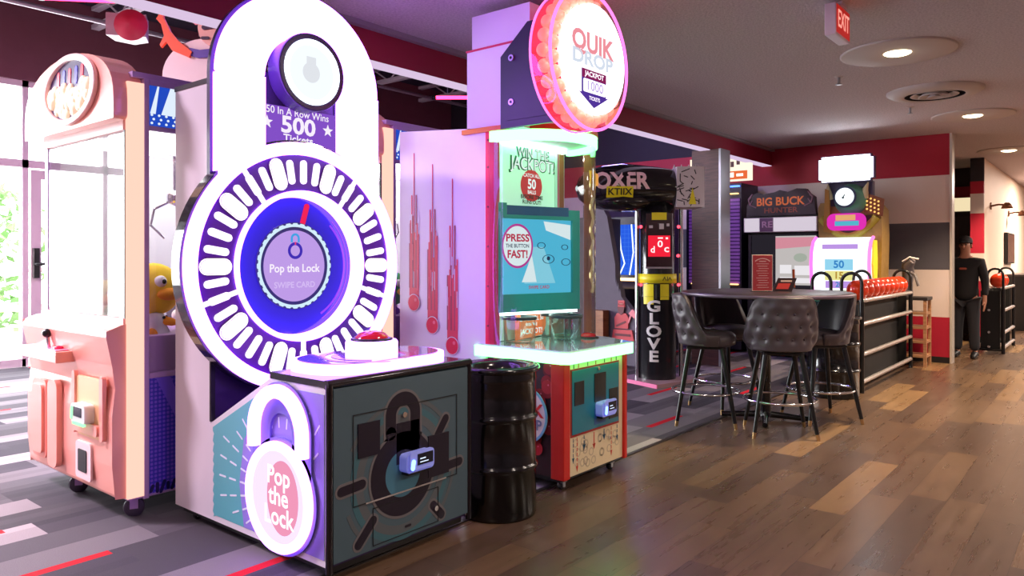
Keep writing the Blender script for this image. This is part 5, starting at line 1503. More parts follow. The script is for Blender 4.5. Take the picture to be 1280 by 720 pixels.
# ================================================================== ticket game with the horned round face
t = thing('arcade_machine', 'ticket game with blazing white sign, round white eye and curved lit screen', 'arcade machine', (10.35, 2.75, 0))
OLIVE = P('olive_shell', S(150, 118, 62), 0.6, noise=0.25, nscale=14, bump=0.4)
OLV2 = P('olive_lip', S(176, 160, 62), 0.5, noise=0.1)
TX = 10.02
part('base_cabinet', MB(P('ticket_base_dark', S(36, 30, 60), 0.4)).box(10.06, 2.38, 0.05, 10.62, 3.10, 0.82), t, bevel=0.01)
shell = [(-3.10, 0.80), (-3.10, 1.66), (-3.11, 1.80), (-3.11, 2.04), (-3.08, 2.10), (-2.46, 2.12), (-2.40, 2.08), (-2.34, 2.0), (-2.33, 1.66), (-2.35, 0.80)]
part('shell', MB(OLIVE, FX(10.62)).prism(shell, 0.0, 0.39), t, bevel=0.04, seg=3)
lip = [(-3.10 + 0.68 * i / 20 + 0.03, 1.90 - 0.24 * math.sin(PI * i / 20)) for i in range(21)]
part('mouth_lip', MB(OLV2, FX(10.24)).tube([(a, b, 0.0) for a, b in lip], 0.055, 10), t)
lp2 = MB(P('mouth_dark', S(60, 46, 40), 0.6), FX(10.225)).prism([(-3.02, 1.92)] + [(a, b + 0.01) for a, b in lip[1:-1]] + [(-2.46, 1.92)], 0, 0.02)
part('mouth', lp2, t)
part('plank_arm', MB(P('plank_ochre', S(170, 120, 50), 0.6)).fr(FX(10.2)).prism([(-3.02, 1.72), (-2.93, 1.70), (-2.95, 2.26), (-3.0, 2.28)], 0, 0.05), t)
eye = part('eye', MB(P('eye_teal', S(90, 150, 130), 0.4), FX(10.24)).lathe([(0.0, 0.125), (0.12, 0.115), (0.19, 0.06), (0.21, 0.0)], 32, (-2.70, 2.13)), t)
part('eye_light', MB(E('eye_white', (0.88, 0.97, 1.0), 1.4), FX(10.11)).disc(-2.74, 2.16, 0.115, 0, 0.02, 36).use(P('eye_mark', S(50, 60, 70), 0.4)).capsule(-2.75, 2.17, 0.05, 0.012, 60, 0.02, 0.022).disc(-2.76, 2.15, 0.014, 0.02, 0.022, 12), eye)
part('eye_rim', MB(P('eye_navy', S(50, 60, 96), 0.4), FX(10.11)).ring(-2.74, 2.16, 0.115, 0.14, 0, 0.025, n=36), eye)
for k, (a, z) in enumerate(((-2.96, 2.22), (-2.53, 2.22))):
    part('horn', MB(P('horn_bone', S(206, 186, 150), 0.5), FX(10.22)).tube([(a, z - 0.08, 0), (a + (0.01 if k else -0.01), z + 0.03, 0.02), (a + (0.05 if k else -0.01), z + 0.12, 0.04)], [0.05, 0.035, 0.006], 10), t)
wg = MB(E('amber_bulb', (1.0, 0.55, 0.15), 1.4), FX(10.22))
for i in range(4):
    for j in range(4):
        wg.sphere((-2.50 + i * 0.045, 2.0 + j * 0.05 - 0.02 * i, 0.02), 0.013, 8, 6)
part('bulb_cluster', wg.use(P('bulb_board', S(120, 60, 30), 0.5)).prism([(-2.54, 1.96), (-2.32, 1.90), (-2.30, 2.12), (-2.50, 2.2)], -0.01, 0.01), t)
jp = MB(E('jack_magenta', S(226, 50, 180), 1.0), FX(10.17)).prism(rr_pts(-2.97, 1.73, -2.50, 1.95, 0.09), 0, 0.04)
jp.use(E('jack_cyan', S(90, 190, 214), 0.9)).rect(-2.87, 1.79, -2.58, 1.85, 0.04, 0.045).use(E('jack_orange', S(240, 180, 120), 0.9)).rect(-2.86, 1.86, -2.62, 1.93, 0.04, 0.045)
part('jackpot_sign', jp, t)
# curved screen
cv = MB(E('ticket_screen_white', (0.90, 0.97, 1.0), 1.5))
pr2 = [(10.16, 1.64), (10.04, 1.58), (9.97, 1.46), (9.95, 1.30), (9.97, 1.10), (10.02, 0.96)]
gv = []
for x, z in pr2:
    gv += [(x, 2.43, z), (x, 3.10, z)]
cv.add(gv, [(2 * i, 2 * i + 1, 2 * i + 3, 2 * i + 2) for i in range(5)], True)
vt = cv.add([(10.16, 2.43, 1.64), (10.16, 2.43, 0.96)] + [(x, 2.43, z) for x, z in pr2[1:]], [(0, 2, 3, 4, 5, 6, 1)])
cu = part('curved_screen', cv, t)
cl_ = MB(E('screen_sky', S(150, 214, 240), 1.0), FX(9.945)).rect(-2.94, 1.22, -2.60, 1.36, 0, 0.004).use(E('screen_lemon', S(236, 230, 150), 1.0)).rect(-2.94, 1.09, -2.60, 1.21, -0.01, 0.002).use(E('screen_violet', S(190, 150, 230), 1.0)).rect(-2.94, 0.99, -2.60, 1.08, -0.04, -0.02).rect(-2.98, 1.49, -2.55, 1.55, -0.03, -0.02)
cl_.use(E('screen_blue_digit', S(60, 140, 210), 0.9)).text('50', -2.77, 1.29, 0.13, 0.006, 0.03).use(E('screen_gold_digit', S(190, 150, 60), 0.9)).text('15', -2.77, 1.15, 0.12, 0.004, 0.03).use(E('screen_blue_digit', S(60, 140, 210), 0.9)).text('20', -2.77, 1.035, 0.09, -0.015, 0.03)
part('screen_numbers', cl_, cu)
for y, m in ((2.415, E('ticket_rim_pink', (1.0, 0.2, 0.5), 1.8)), (3.115, E('ticket_rim_magenta', (1.0, 0.15, 0.7), 1.8))):
    part('rim_light', MB(m).tube([(x, y, z) for x, z in pr2], 0.022, 8), t)
part('side_flare', MB(P('flare_yellow', S(226, 214, 60), 0.4, em=S(210, 200, 40), es=0.3), FY(2.40)).prism([(10.06, 1.60), (10.2, 1.60), (10.24, 1.3), (10.18, 1.0), (10.06, 1.0), (10.0, 1.3)], 0, 0.02), t)
part('green_light', MB(E('ticket_green', (0.1, 1.0, 0.3), 4.0)).box(9.98, 2.40, 0.84, 10.02, 3.10, 0.88).tube([(9.99, 2.40, 0.72), (9.97, 2.42, 0.62), (9.99, 2.5, 0.58)], 0.02, 8).tube([(9.99, 3.10, 0.72), (9.97, 3.06, 0.62), (9.99, 2.98, 0.58)], 0.02, 8), t)
part('control_panel', MB(E('ticket_panel', S(150, 110, 200), 0.7)).box(9.99, 2.52, 0.64, 10.06, 2.98, 0.80), t)
# ticket-shaped sign on a post
nt_ = 0.035
tk = [(-3.05 + nt_, 2.36), (-2.40 - nt_, 2.36), (-2.40 - nt_, 2.36 + nt_), (-2.40, 2.36 + nt_), (-2.40, 2.68 - nt_), (-2.40 - nt_, 2.68 - nt_), (-2.40 - nt_, 2.68), (-3.05 + nt_, 2.68), (-3.05 + nt_, 2.68 - nt_), (-3.05, 2.68 - nt_), (-3.05, 2.36 + nt_), (-3.05 + nt_, 2.36 + nt_)]
ts = part('sign_case', MB(P('sign_case_dark', S(70, 60, 90), 0.4), FX(10.16)).prism([(a * 1.0 + (a + 2.725) * 0.05, b + (b - 2.52) * 0.08) for a, b in tk], 0, 0.08), t)
part('sign_face', MB(E('ticket_sign_white', (0.90, 0.96, 1.0), 9.0), FX(10.08)).prism(tk, 0, 0.012), ts)
part('sign_post', MB(P('sign_case_dark', S(70, 60, 90), 0.4)).box(10.22, 2.44, 2.05, 10.34, 2.98, 2.36), t)

# ================================================================== bowling ball racks
def rack(name, x0, x1, yf, yb, label, levels, n_front_panel=True, loops=True, h=1.05):
    t = thing(name, label, 'ball rack', ((x0 + x1) / 2, (yf + yb) / 2, 0))
    TUB = P('rack_black_tube', S(18, 18, 20), 0.3)
    RAIL = P('rack_chrome_rail', S(226, 222, 222), 0.25, 0.7)
    part('end_panel', MB(P('rack_panel', S(9, 8, 10), 0.6)).box(x0 + 0.03, yf + 0.04, 0.06, x0 + 0.06, yb - 0.04, 0.90), t)
    part('end_panel', MB(P('rack_panel', S(9, 8, 10), 0.6)).box(x1 - 0.06, yf + 0.04, 0.06, x1 - 0.03, yb - 0.04, 0.90), t)
    part('back_panel', MB(P('rack_panel', S(9, 8, 10), 0.6)).box(x0 + 0.06, yb - 0.06, 0.06, x1 - 0.06, yb - 0.04, 0.90), t)
    for x in (x0, x1):
        for y in (yf, yb):
            part('post', MB(TUB).tube([(x, y, 0.0), (x, y, 0.93)], 0.024, 10), t)
        part('foot_bar', MB(TUB).tube([(x, yf, 0.05), (x, yb, 0.05)], 0.018, 8), t)
    for z in levels:
        part('rail', MB(RAIL).tube([(x0, yf, z), (x1, yf, z)], 0.024, 10), t)
        part('rail', MB(RAIL).tube([(x0, yf + 0.175, z), (x1, yf + 0.175, z)], 0.018, 8), t)
    if loops:
        for x in (x0, x1):
            for (ya, yb2) in (((yf, yb),) if yb - yf < 0.25 else ((yf, yf + 0.19),)):
                w = (yb2 - ya) / 2
                path = [(x, ya, 0.90), (x, ya, 1.22 - w)] + [(x, ya + w - w * math.cos(PI * i / 10), 1.22 - w + w * math.sin(PI * i / 10)) for i in range(1, 10)] + [(x, yb2, 1.22 - w), (x, yb2, 0.90)]
                part('loop', MB(TUB).tube(path, 0.017, 10), t)
    return t


rack('ball_rack', 8.12, 10.40, 2.04, 2.235, 'long black bowling ball rack with chrome rails holding a row of orange balls', (0.94, 0.70, 0.39, 0.11))
OBALL = P('ball_orange', S(226, 62, 26), 0.18, coat=0.6)
ords = ('nearest', 'second', 'third', 'fourth', 'fifth', 'sixth', 'seventh', 'eighth', 'ninth', 'tenth')
ball_mesh = None
for k in range(9):
    if ball_mesh is None:
        b = solo('bowling_ball', MB(OBALL).sphere((0, 0, 0), 0.108, 32, 20), 'orange bowling ball, nearest of the row on the long rack', 'bowling ball', 'orange bowling balls on the long rack', (8.30, 2.125, 1.041))
        ball_mesh = b
    else:
        o = ball_mesh.copy()
        COL.objects.link(o)
        o.location = (8.30 + 0.23 * k, 2.125, 1.041)
        o['label'] = 'orange bowling ball, %s from the near end of the row on the long rack' % ords[k]
rack('ball_rack', 8.12, 9.7, 2.34, 2.53, 'empty shorter ball rack directly behind the row of orange balls', (0.94, 0.70, 0.39, 0.11))
rack('ball_rack', 12.7, 14.0, 1.30, 1.62, 'smaller ball rack in the corridor at the right edge', (0.94, 0.62, 0.30, 0.09))
for k, (x, lb) in enumerate(((12.95, 'orange bowling ball on the corridor rack, nearer one'), (13.2, 'orange bowling ball on the corridor rack, farther one'))):
    o = ball_mesh.copy()
    COL.objects.link(o)
    o.location = (x, 1.385, 1.041)
    o['label'] = lb
    o['group'] = 'orange bowling balls on the corridor rack'

# small wooden rack and grey thing beside the end of the wall
t = thing('shoe_shelf', 'low wooden slatted shelf against the striped wall beyond the ball rack', 'shelf', (10.66, 2.05, 0))
SW = wood_mat('shelf_wood', S(150, 104, 74), S(196, 146, 106))
for x, y in ((10.52, 1.90), (10.52, 2.20), (10.80, 1.90), (10.80, 2.20)):
    part('post', MB(SW).box(x - 0.018, y - 0.018, 0, x + 0.018, y + 0.018, 0.84), t)
for z in (0.12, 0.30, 0.48, 0.66):
    part('shelf_board', MB(SW).box(10.50, 1.885, z, 10.82, 2.215, z + 0.03), t)
part('dark_top', MB(P('shelf_top_dark', S(40, 34, 36), 0.5)).box(10.495, 1.87, 0.84, 10.83, 2.225, 0.88), t, bevel=0.005)
t = thing('bowling_ramp_hood', 'grey curved plastic hood standing on the low shelf behind the orange balls', 'plastic hood', (10.66, 2.12, 0.88))
HG = P('hood_grey', S(108, 100, 104), 0.5)
part('hood', MB(HG).tube([(10.68, 2.13, 0.885), (10.68, 2.13, 1.05), (10.67, 2.12, 1.18), (10.64, 2.12, 1.28), (10.58, 2.05, 1.34)], [0.065, 0.06, 0.075, 0.07, 0.04], 14), t)
part('white_strap', MB(P('strap_white', S(226, 222, 222), 0.5)).tube([(10.58, 2.17, 1.33), (10.56, 2.08, 1.385), (10.57, 1.98, 1.36)], 0.012, 8), t)
part('hood_handle', MB(HG).tube([(10.64, 2.10, 1.20), (10.55, 2.02, 1.16), (10.55, 1.98, 1.02)], 0.018, 8), t)

# ================================================================== high table with menus, bar stools
TX_, TY_ = 6.285, 2.345
t = thing('bar_table', 'round high bar table with dark pedestal between four grey stools', 'table', (TX_, TY_, 0))
part('tabletop', MB(P('table_dark', S(40, 32, 36), 0.35)).lathe([(0.0, 1.055), (0.66, 1.055), (0.70, 1.062), (0.70, 1.085), (0.69, 1.09), (0.0, 1.09)], 64, (TX_, TY_)), t)
part('edge_band', MB(P('table_edge', S(120, 104, 122), 0.35, 0.3)).lathe([(0.7005, 1.062), (0.704, 1.066), (0.704, 1.083), (0.7005, 1.087)], 64, (TX_, TY_)), t)
part('pedestal', MB(BLACKM).lathe([(0.055, 0.03), (0.045, 0.08), (0.042, 1.0), (0.20, 1.03), (0.20, 1.055)], 24, (TX_, TY_)), t)
bs = MB(BLACKM)
for k in range(2):
    a = math.radians(20 + 90 * k)
    bs.tube([(TX_ - 0.36 * math.cos(a), TY_ - 0.36 * math.sin(a), 0.025), (TX_, TY_, 0.05), (TX_ + 0.36 * math.cos(a), TY_ + 0.36 * math.sin(a), 0.025)], [0.022, 0.03, 0.022], 10)
part('cross_base', bs, t)
# red menu stand
RM = Matrix.Translation((6.25, 2.36, 0)) @ Matrix.Rotation(HEAD - PI / 2 + 0.1, 4, 'Z')
t = thing('menu_stand', 'upright red menu card in a clear stand on the high table', 'menu', (6.25, 2.36, 1.09))
mn = MB(P('menu_red', S(196, 40, 54), 0.4), RM @ FY(0)).rect(-0.085, 1.10, 0.085, 1.40, 0, 0.006).use(P('menu_cream', S(238, 214, 200), 0.4)).rect(-0.09, 1.095, 0.09, 1.405, -0.002, 0.003)
MC = P('menu_print', S(240, 190, 190), 0.5)
mn.use(MC).ring(0, 1.27, 0.098, 0.106, 0.006, 0.007, 50, 130, 16).rect(-0.03, 1.345, 0.03, 1.352, 0.006, 0.007)
for k in range(11):
    mn.rect(-0.055 + 0.01 * (k % 3), 1.325 - k * 0.02, 0.055 - 0.012 * (k % 2), 1.329 - k * 0.02, 0.006, 0.007)
part('card', mn, t)
part('clear_stand', MB(CLEAR, RM).box(-0.095, -0.009, 1.092, 0.095, -0.007, 1.41).box(-0.095, -0.04, 1.091, 0.095, 0.05, 1.096), t)
RM2 = Matrix.Translation((6.44, 2.24, 0)) @ Matrix.Rotation(HEAD - PI / 2 - 0.25, 4, 'Z')
t = thing('table_tent', 'low dark folded card with red print on the high table right of the menu', 'table card', (6.44, 2.24, 1.09))
tt = MB(P('tent_dark', S(44, 26, 34), 0.4), RM2 @ Matrix.Rotation(0.0, 4, 'X') @ FY(0)).prism([(-0.10, 1.09), (0.06, 1.09), (0.10, 1.205), (-0.05, 1.205)], 0, 0.02).use(P('tent_red', S(196, 60, 56), 0.4)).prism([(-0.07, 1.11), (0.03, 1.11), (0.05, 1.16), (-0.05, 1.16)], 0.02, 0.022).use(P('tent_cream', S(210, 180, 170), 0.4)).rect(-0.03, 1.172, 0.06, 1.186, 0.02, 0.022)
part('card', tt, t)

LEATHER = P('grey_leather', S(84, 74, 80), 0.42, noise=0.08, nscale=40)
LBTN = P('leather_button', S(70, 60, 66), 0.4)
LEGM = P('stool_leg_black', S(20, 18, 20), 0.3)
BRASS = P('brass_tip', S(206, 170, 120), 0.3, 1.0)


def sstep(a, b, x):
    t = max(0.0, min(1.0, (x - a) / (b - a)))
    return t * t * (3 - 2 * t)


def make_stool(label):
    """sitter faces local -Y, back at +Y"""
    t = thing('bar_stool', label, 'bar stool', (0, 0, 0), 0, 'grey tufted bar stools')
    kw = dict(world=False)
    # wrap-around tufted back, closed shell
    NU, NV = 64, 24
    def prof_h(u):
        return 0.10 + 0.325 * (1 - sstep(0.36, 0.80, abs(u)))
    def pos(u, v, side):
        th = u * math.radians(118)
        h = prof_h(u)
        z = 0.655 + v * h
        flare = 0.200 + 0.035 * sstep(0, 1, v) + 0.03 * v * (1 - abs(u))
        # tufts on the outer and inner face
        su, sv = u * 118 / 26.0, v * h / 0.098
        d = 0
        if abs(u) < 0.74:
            ii = math.floor(sv + 0.5)
            fu = su + (0.5 if ii % 2 else 0.0)
            fu = fu - math.floor(fu + 0.5)
            dv = sv - ii
            q = math.exp(-(fu * fu * 14 + dv * dv * 10))
            fade = sstep(0.02, 0.2, v) * (1 - sstep(0.82, 0.98, v))
            d = q * 0.026 * fade
        puff = 0.012 * math.sin(PI * min(1, max(0, v))) 
        if side > 0:
            r = flare + 0.022 + puff - d
        else:
            r = flare - 0.026 - puff * 0.6
        return (r * math.sin(th) * 1.06, r * math.cos(th) * 0.98, z)
    vs, fs = [], []
    for side in (1, -1):
        for i in range(NU + 1):
            for j in range(NV + 1):
                vs.append(pos(-1 + 2 * i / NU, j / NV, side))
    M_ = (NU + 1) * (NV + 1)
    idx = lambda s, i, j: s * M_ + i * (NV + 1) + j
    for i in range(NU):
        for j in range(NV):
            fs.append((idx(0, i, j), idx(0, i + 1, j), idx(0, i + 1, j + 1), idx(0, i, j + 1)))
            fs.append((idx(1, i, j), idx(1, i, j + 1), idx(1, i + 1, j + 1), idx(1, i + 1, j)))
        fs.append((idx(0, i, NV), idx(0, i + 1, NV), idx(1, i + 1, NV), idx(1, i, NV)))
        fs.append((idx(0, i, 0), idx(1, i, 0), idx(1, i + 1, 0), idx(0, i + 1, 0)))
    for j in range(NV):
        fs.append((idx(0, 0, j), idx(0, 0, j + 1), idx(1, 0, j + 1), idx(1, 0, j)))
        fs.append((idx(0, NU, j), idx(1, NU, j), idx(1, NU, j + 1), idx(0, NU, j + 1)))
    mb = MB(LEATHER)
    mb.add(vs, fs, True)
    bk = part('backrest', mb, t, 'tufted wrap-around back', **kw)
    bk.modifiers.new('round', 'SUBSURF').levels = 1
    bk.modifiers['round'].render_levels = 1
    # buttons on the outside
    for row in range(1, 5):
        v = row * 0.098 / 0.42
        if v > 0.85:
            continue
        for c in range(-3, 4):
            u = (c - (0.5 if row % 2 else 0.0)) * 26.0 / 118.0
            if abs(u) > 0.5:
                continue
            th = u * math.radians(118)
            r = 0.200 + 0.035 * sstep(0, 1, v) + 0.03 * v * (1 - abs(u)) + 0.022 + 0.012 * math.sin(PI * v) - 0.018
            part('button', MB(LBTN).sphere((r * math.sin(th) * 1.06, r * math.cos(th) * 0.98, 0.655 + v * 0.42), 0.009, 8, 6), bk, **kw)
    # cushion
    cu = MB(LEATHER)
    prof_ = [(0.0, 0.65), (0.18, 0.65), (0.212, 0.665), (0.222, 0.70), (0.215, 0.735), (0.19, 0.755), (0.13, 0.768), (0.0, 0.772)]
    k = 48
    vs2, fs2 = [], []
    for i in range(k):
        a = 2 * PI * i / k
        c, s = math.cos(a), math.sin(a)
        e = 1.0 / (abs(c) ** 3.2 + abs(s) ** 3.2) ** (1 / 3.2)
        for (r, z) in prof_:
            vs2.append((r * c * e * 0.98, r * s * e * 0.99 - 0.03, z))
    m = len(prof_)
    for i in range(k):
        p, q = i * m, ((i + 1) % k) * m
        for j in range(m - 1):
            fs2.append((p + j, q + j, q + j + 1, p + j + 1))
    cu.add(vs2, fs2, True)
    part('seat', cu, t, **kw)
    part('swivel_plate', MB(LEGM).box(-0.15, -0.15, 0.625, 0.15, 0.15, 0.65), t, bevel=0.006, **kw)
    for sx_ in (-1, 1):
        for sy_ in (-1, 1):
            p0 = Vector((0.13 * sx_, 0.13 * sy_, 0.635))
            p1 = Vector((0.235 * sx_, 0.235 * sy_, 0.0))
            p2 = p0.lerp(p1, 0.93)
            lg = part('leg', MB(LEGM).tube([p0, p0.lerp(p1, 0.5), p2], [0.021, 0.019, 0.015], 12), t, **kw)
            part('brass_tip', MB(BRASS).tube([p2, p1], [0.016, 0.012], 12), lg, **kw)
    rr = 0.272
    part('foot_ring', MB(CHROME).tube([(rr * math.cos(2 * PI * i / 56), rr * math.sin(2 * PI * i / 56), 0.27) for i in range(56)], 0.011, 10, True), t, **kw)
    return t


def facing(x, y, tx, ty):
    """rotation that turns local -Y towards the target"""
    return math.atan2(ty - y, tx - x) + PI / 2


STC = [((5.87, 2.70), -0.42, 'grey tufted bar stool left of the high table, seen from the side'),
       ((6.52, 2.80), 0.0, 'grey bar stool behind the high table, its inner backrest facing the camera'),
       ((5.88, 2.08), -0.05, 'grey tufted bar stool in front of the high table with its back to the camera'),
       ((6.58, 1.98), 0.15, 'grey bar stool right of the high table beside the ball rack')]
first = None
for (x, y), tw, lb in STC:
    rz = facing(x, y, TX_, TY_) + tw
    if first is None:
        first = make_stool(lb)
        first.location = (x, y, 0)
        first.rotation_euler = (0, 0, rz)
    else:
        dup(first, (x, y, 0), rz, lb)

# ================================================================== person in the passage
def skin(name, verts, edges, radii, mat, parent, sub=2, smooth=True, world=False):
    me = bpy.data.meshes.new(name)
    me.from_pydata(verts, edges, [])
    me.materials.append(mat)
    o = bpy.data.objects.new(name, me)
    COL.objects.link(o)
    o.parent = parent
    WM[o] = WM[parent]
    sk = o.modifiers.new('skin', 'SKIN')
    sk.use_smooth_shade = True
    for i, r in enumerate(radii):
        v = me.skin_vertices[0].data[i]
        v.radius = r if isinstance(r, tuple) else (r, r)
        v.use_root = (i == 0)
    ss = o.modifiers.new('sub', 'SUBSURF')
    ss.levels = sub
    ss.render_levels = sub
    return o


man = thing('person', 'person in dark cap, black sweatshirt and dark trousers standing in the passage at right', 'person', (11.96, 1.66, 0), math.radians(-95))
man.scale = (0.90, 0.92, 0.945)
SKIN_ = P('person_skin', S(176, 120, 96), 0.5)
# body: pelvis, spine, neck, head, legs, arms, hands with fingers; faces local -Y
V, Ed, R = [], [], []


def nv(p, r, par=None):
    V.append(p)
    R.append(r)
    if par is not None:
        Ed.append((par, len(V) - 1))
    return len(V) - 1


pel = nv((0, 0, 0.93), (0.12, 0.085))
sp1 = nv((0, 0, 1.10), (0.115, 0.085), pel)
sp2 = nv((0, 0.0, 1.28), (0.13, 0.09), sp1)
sp3 = nv((0, 0.01, 1.40), (0.11, 0.08), sp2)
nk = nv((0, 0.0, 1.49), (0.06, 0.06), sp3)
h1 = nv((0, -0.015, 1.56), (0.068, 0.078), nk)
h2 = nv((0, -0.02, 1.63), (0.078, 0.095), h1)
h3 = nv((0, -0.01, 1.70), (0.068, 0.085), h2)
for s_ in (-1, 1):
    hp = nv((0.095 * s_, 0, 0.87), (0.08, 0.085), pel)
    kn = nv((0.11 * s_, -0.01, 0.48), (0.062, 0.065), hp)
    cf_ = nv((0.115 * s_, 0.015, 0.30), (0.055, 0.06), kn)
    ak = nv((0.12 * s_, 0.02, 0.085), (0.038, 0.042), cf_)
    ft = nv((0.135 * s_, -0.10, 0.04), (0.04, 0.032), ak)
    nv((0.14 * s_, -0.16, 0.035), (0.035, 0.025), ft)
    shd = nv((0.19 * s_, 0.01, 1.38), (0.07, 0.07), sp3)
    el = nv((0.25 * s_, 0.03, 1.12), (0.045, 0.045), shd)
    wr = nv((0.26 * s_, -0.03, 0.87), (0.030, 0.028), el)
    pm_ = nv((0.262 * s_, -0.045, 0.80), (0.022, 0.038), wr)
    for fi, (dy, L) in enumerate(((-0.030, 0.075), (-0.010, 0.085), (0.010, 0.080), (0.028, 0.062))):
        f1 = nv((0.262 * s_, -0.045 + dy, 0.765), 0.0095, pm_)
        f2 = nv((0.258 * s_, -0.050 + dy, 0.765 - L * 0.55), 0.0085, f1)
        nv((0.248 * s_, -0.052 + dy, 0.765 - L), 0.007, f2)
    th1 = nv((0.255 * s_, -0.085, 0.81), 0.011, pm_)
    nv((0.248 * s_, -0.105, 0.775), 0.009, th1)
skin('body', V, Ed, R, SKIN_, man, 2)
face = MB(SKIN_).sphere((0, -0.122, 1.625), 0.018, 10, 8, 0.8, 1.0, 1.5)
part('nose', face, man, world=False)
for s_ in (-1, 1):
    part('eye', MB(P('person_eye', S(40, 30, 28), 0.3)).sphere((0.032 * s_, -0.108, 1.648), 0.010, 10, 6), man, world=False)
    part('ear', MB(SKIN_).sphere((0.080 * s_, -0.005, 1.635), 0.022, 10, 8, 0.45, 0.8, 1.2), man, world=False)
part('mouth', MB(P('person_lip', S(140, 76, 66), 0.5)).sphere((0, -0.104, 1.583), 0.022, 10, 6, 1.0, 0.4, 0.25), man, world=False)
CLO = P('sweatshirt_black', S(20, 18, 22), 0.8)
V, Ed, R = [], [], []
a0 = nv((0, 0, 0.78), (0.18, 0.145))
a1 = nv((0, 0, 1.05), (0.185, 0.15), a0)
a2 = nv((0, 0, 1.28), (0.195, 0.145), a1)
a3 = nv((0, 0.01, 1.40), (0.165, 0.115), a2)
nv((0, 0.005, 1.47), (0.075, 0.075), a3)
for s_ in (-1, 1):
    b1 = nv((0.195 * s_, 0.01, 1.385), (0.088, 0.088), a3)
    b2 = nv((0.253 * s_, 0.03, 1.12), (0.062, 0.062), b1)
    nv((0.262 * s_, -0.025, 0.90), (0.045, 0.043), b2)
skin('sweatshirt', V, Ed, R, CLO, man, 2)
V, Ed, R = [], [], []
a0 = nv((0, 0, 0.94), (0.165, 0.13))
for s_ in (-1, 1):
    b1 = nv((0.095 * s_, 0, 0.84), (0.108, 0.115), a0)
    b2 = nv((0.11 * s_, -0.005, 0.48), (0.082, 0.085), b1)
    nv((0.12 * s_, 0.01, 0.09), (0.072, 0.075), b2)
skin('trousers', V, Ed, R, P('trousers_dark', S(30, 30, 38), 0.8), man, 2)
for s_ in (-1, 1):
    part('shoe', MB(P('shoe_black', S(16, 16, 18), 0.5)).tube([(0.122 * s_, 0.07, 0.045), (0.122 * s_, 0.0, 0.055), (0.13 * s_, -0.09, 0.045), (0.14 * s_, -0.19, 0.032), (0.143 * s_, -0.215, 0.03)], [0.040, 0.052, 0.046, 0.036, 0.018], 14), man, world=False)
cp = MB(P('cap_dark', S(30, 26, 30), 0.7)).lathe([(0.093, 1.675), (0.096, 1.70), (0.085, 1.74), (0.05, 1.772), (0.0, 1.782)], 28, (0, -0.012), 1.0, 1.12)
cp.prism([(-0.085, -0.08), (-0.07, -0.17), (0.0, -0.215), (0.07, -0.17), (0.085, -0.08)], 1.682, 1.694)
part('cap', cp, man, world=False)
part('hair', MB(P('person_hair', S(36, 26, 24), 0.7)).lathe([(0.085, 1.60), (0.09, 1.68)], 20, (0, 0.0), 1.0, 1.1, 20, 160), man, world=False)
part('chest_print', MB(P('chest_print_rust', S(170, 80, 60), 0.6), FY(-0.155)).capsule(0.0, 1.30, 0.10, 0.03, 0, -0.01, 0.004), man, world=False)

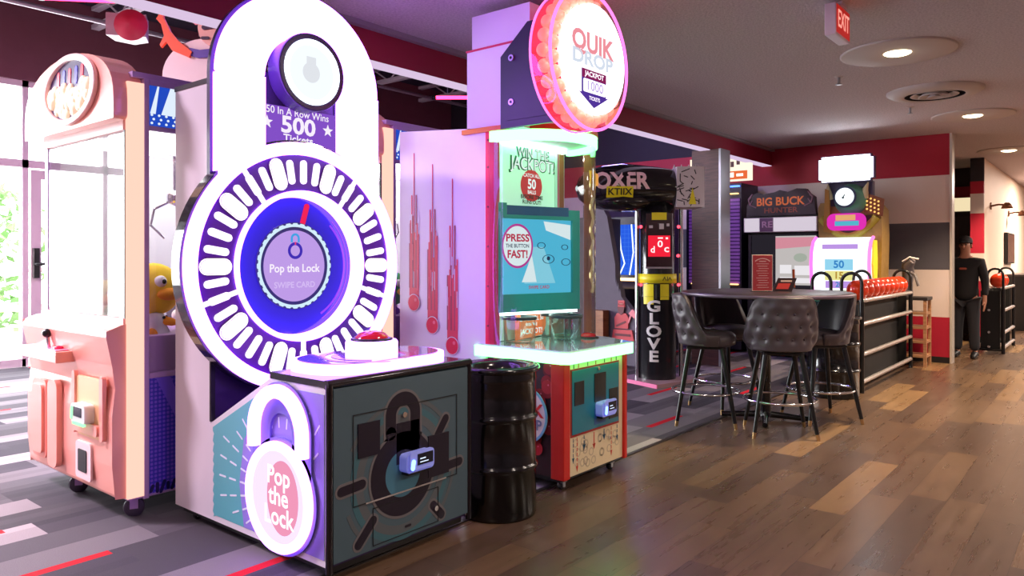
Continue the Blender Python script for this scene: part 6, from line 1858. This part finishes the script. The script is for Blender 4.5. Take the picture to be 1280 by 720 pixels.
# ================================================================== corridor things
t = thing('bar_counter', 'black counter with white band against the corridor wall at the right edge', 'counter', (17.8, 1.45, 0))
part('counter_body', MB(BLACK).box(16.9, 1.15, 0.0, 18.8, 1.70, 1.02), t)
part('white_band', MB(P('counter_white_band', S(236, 230, 226), 0.4)).box(16.88, 1.13, 0.86, 18.82, 1.15, 0.98), t)
part('counter_top', MB(P('counter_stone', S(60, 54, 54), 0.3)).box(16.86, 1.11, 1.02, 18.84, 1.71, 1.06), t, bevel=0.006)
t = thing('television', 'dark wall screen on the cream corridor wall at the right edge', 'television', (17.8, 1.70, 1.5))
part('case', MB(BLACK).box(16.9, 1.66, 1.26, 18.1, 1.715, 1.86), t, bevel=0.006)
part('panel', MB(P('tv_panel', S(70, 30, 30), 0.2)).box(16.93, 1.655, 1.29, 18.07, 1.66, 1.83), t)
for (x, z, lb) in ((15.0, 2.26, 'nearer bronze wall lamp arm on the cream corridor wall above the corridor rack'), (17.6, 2.25, 'farther bronze wall lamp on the cream corridor wall at the right edge')):
    t = thing('wall_lamp', lb, 'wall lamp', (x, 1.72, z), 0, 'bronze wall lamps in the corridor')
    BZ = P('lamp_bronze', S(120, 76, 54), 0.4, 0.5)
    part('wall_plate', MB(BZ, FY(1.72)).disc(x, z, 0.06, 0.0, 0.02, 24), t)
    part('arm', MB(BZ).tube([(x, 1.70, z), (x, 1.60, z + 0.02), (x, 1.50, z + 0.01)], 0.016, 8), t)
    part('shade', MB(BZ).lathe([(0.03, z + 0.05), (0.06, z + 0.02), (0.09, z - 0.05), (0.085, z - 0.05), (0.05, z + 0.01)], 24, (x, 1.48)), t)

# ================================================================== outside the storefront
LEAF = P('hedge_leaf', S(120, 160, 96), 0.7, noise=0.4, nscale=5)
rh = random.Random(21)
for i, (x, y, w, h, lb) in enumerate(((2.2, 15.0, 1.6, 2.2, 'pale green bush outside the storefront, left of the door'), (4.4, 15.6, 1.8, 2.6, 'taller green bush outside the glass door'), (6.8, 15.2, 1.7, 2.0, 'green bush outside, right of the glass door'))):
    t = thing('bush', lb, 'bush', (x, y, -0.02), 0, 'bushes outside the storefront')
    mb = MB(LEAF)
    for k in range(420):
        u, v, q = rh.uniform(-1, 1), rh.uniform(0, 1), rh.uniform(-0.5, 0.5)
        if u * u + (2 * v - 1) ** 2 > 1.05:
            continue
        c = Vector((x + u * w / 2, y + q * w * 0.7, 0.1 + v * h))
        d = Vector((rh.uniform(-1, 1), rh.uniform(-1, 1), rh.uniform(-0.3, 1))).normalized() * rh.uniform(0.10, 0.2)
        e = d.cross(Vector((rh.uniform(-1, 1), rh.uniform(-1, 1), rh.uniform(-1, 1)))).normalized() * 0.06
        mb.add([c - d, c + e, c + d, c - e], [(0, 1, 2, 3)])
    part('foliage', mb, t)
    part('stem', MB(P('bush_stem', S(96, 80, 64), 0.8)).tube([(x, y, -0.02), (x, y, h * 0.6)], [0.05, 0.02], 8), t)
t = thing('railing', 'pale wooden rail fence outside the glass door', 'fence', (4.0, 13.2, -0.02))
RW = P('rail_pale', S(214, 176, 160), 0.7)
for x in (0.5, 2.5, 4.5, 6.5):
    part('post', MB(RW).box(x - 0.05, 13.15, -0.02, x + 0.05, 13.25, 1.15), t)
part('top_rail', MB(RW).box(0.3, 13.12, 1.15, 6.8, 13.28, 1.22), t)
part('lower_rail', MB(RW).box(0.3, 13.17, 0.55, 6.8, 13.23, 0.65), t)
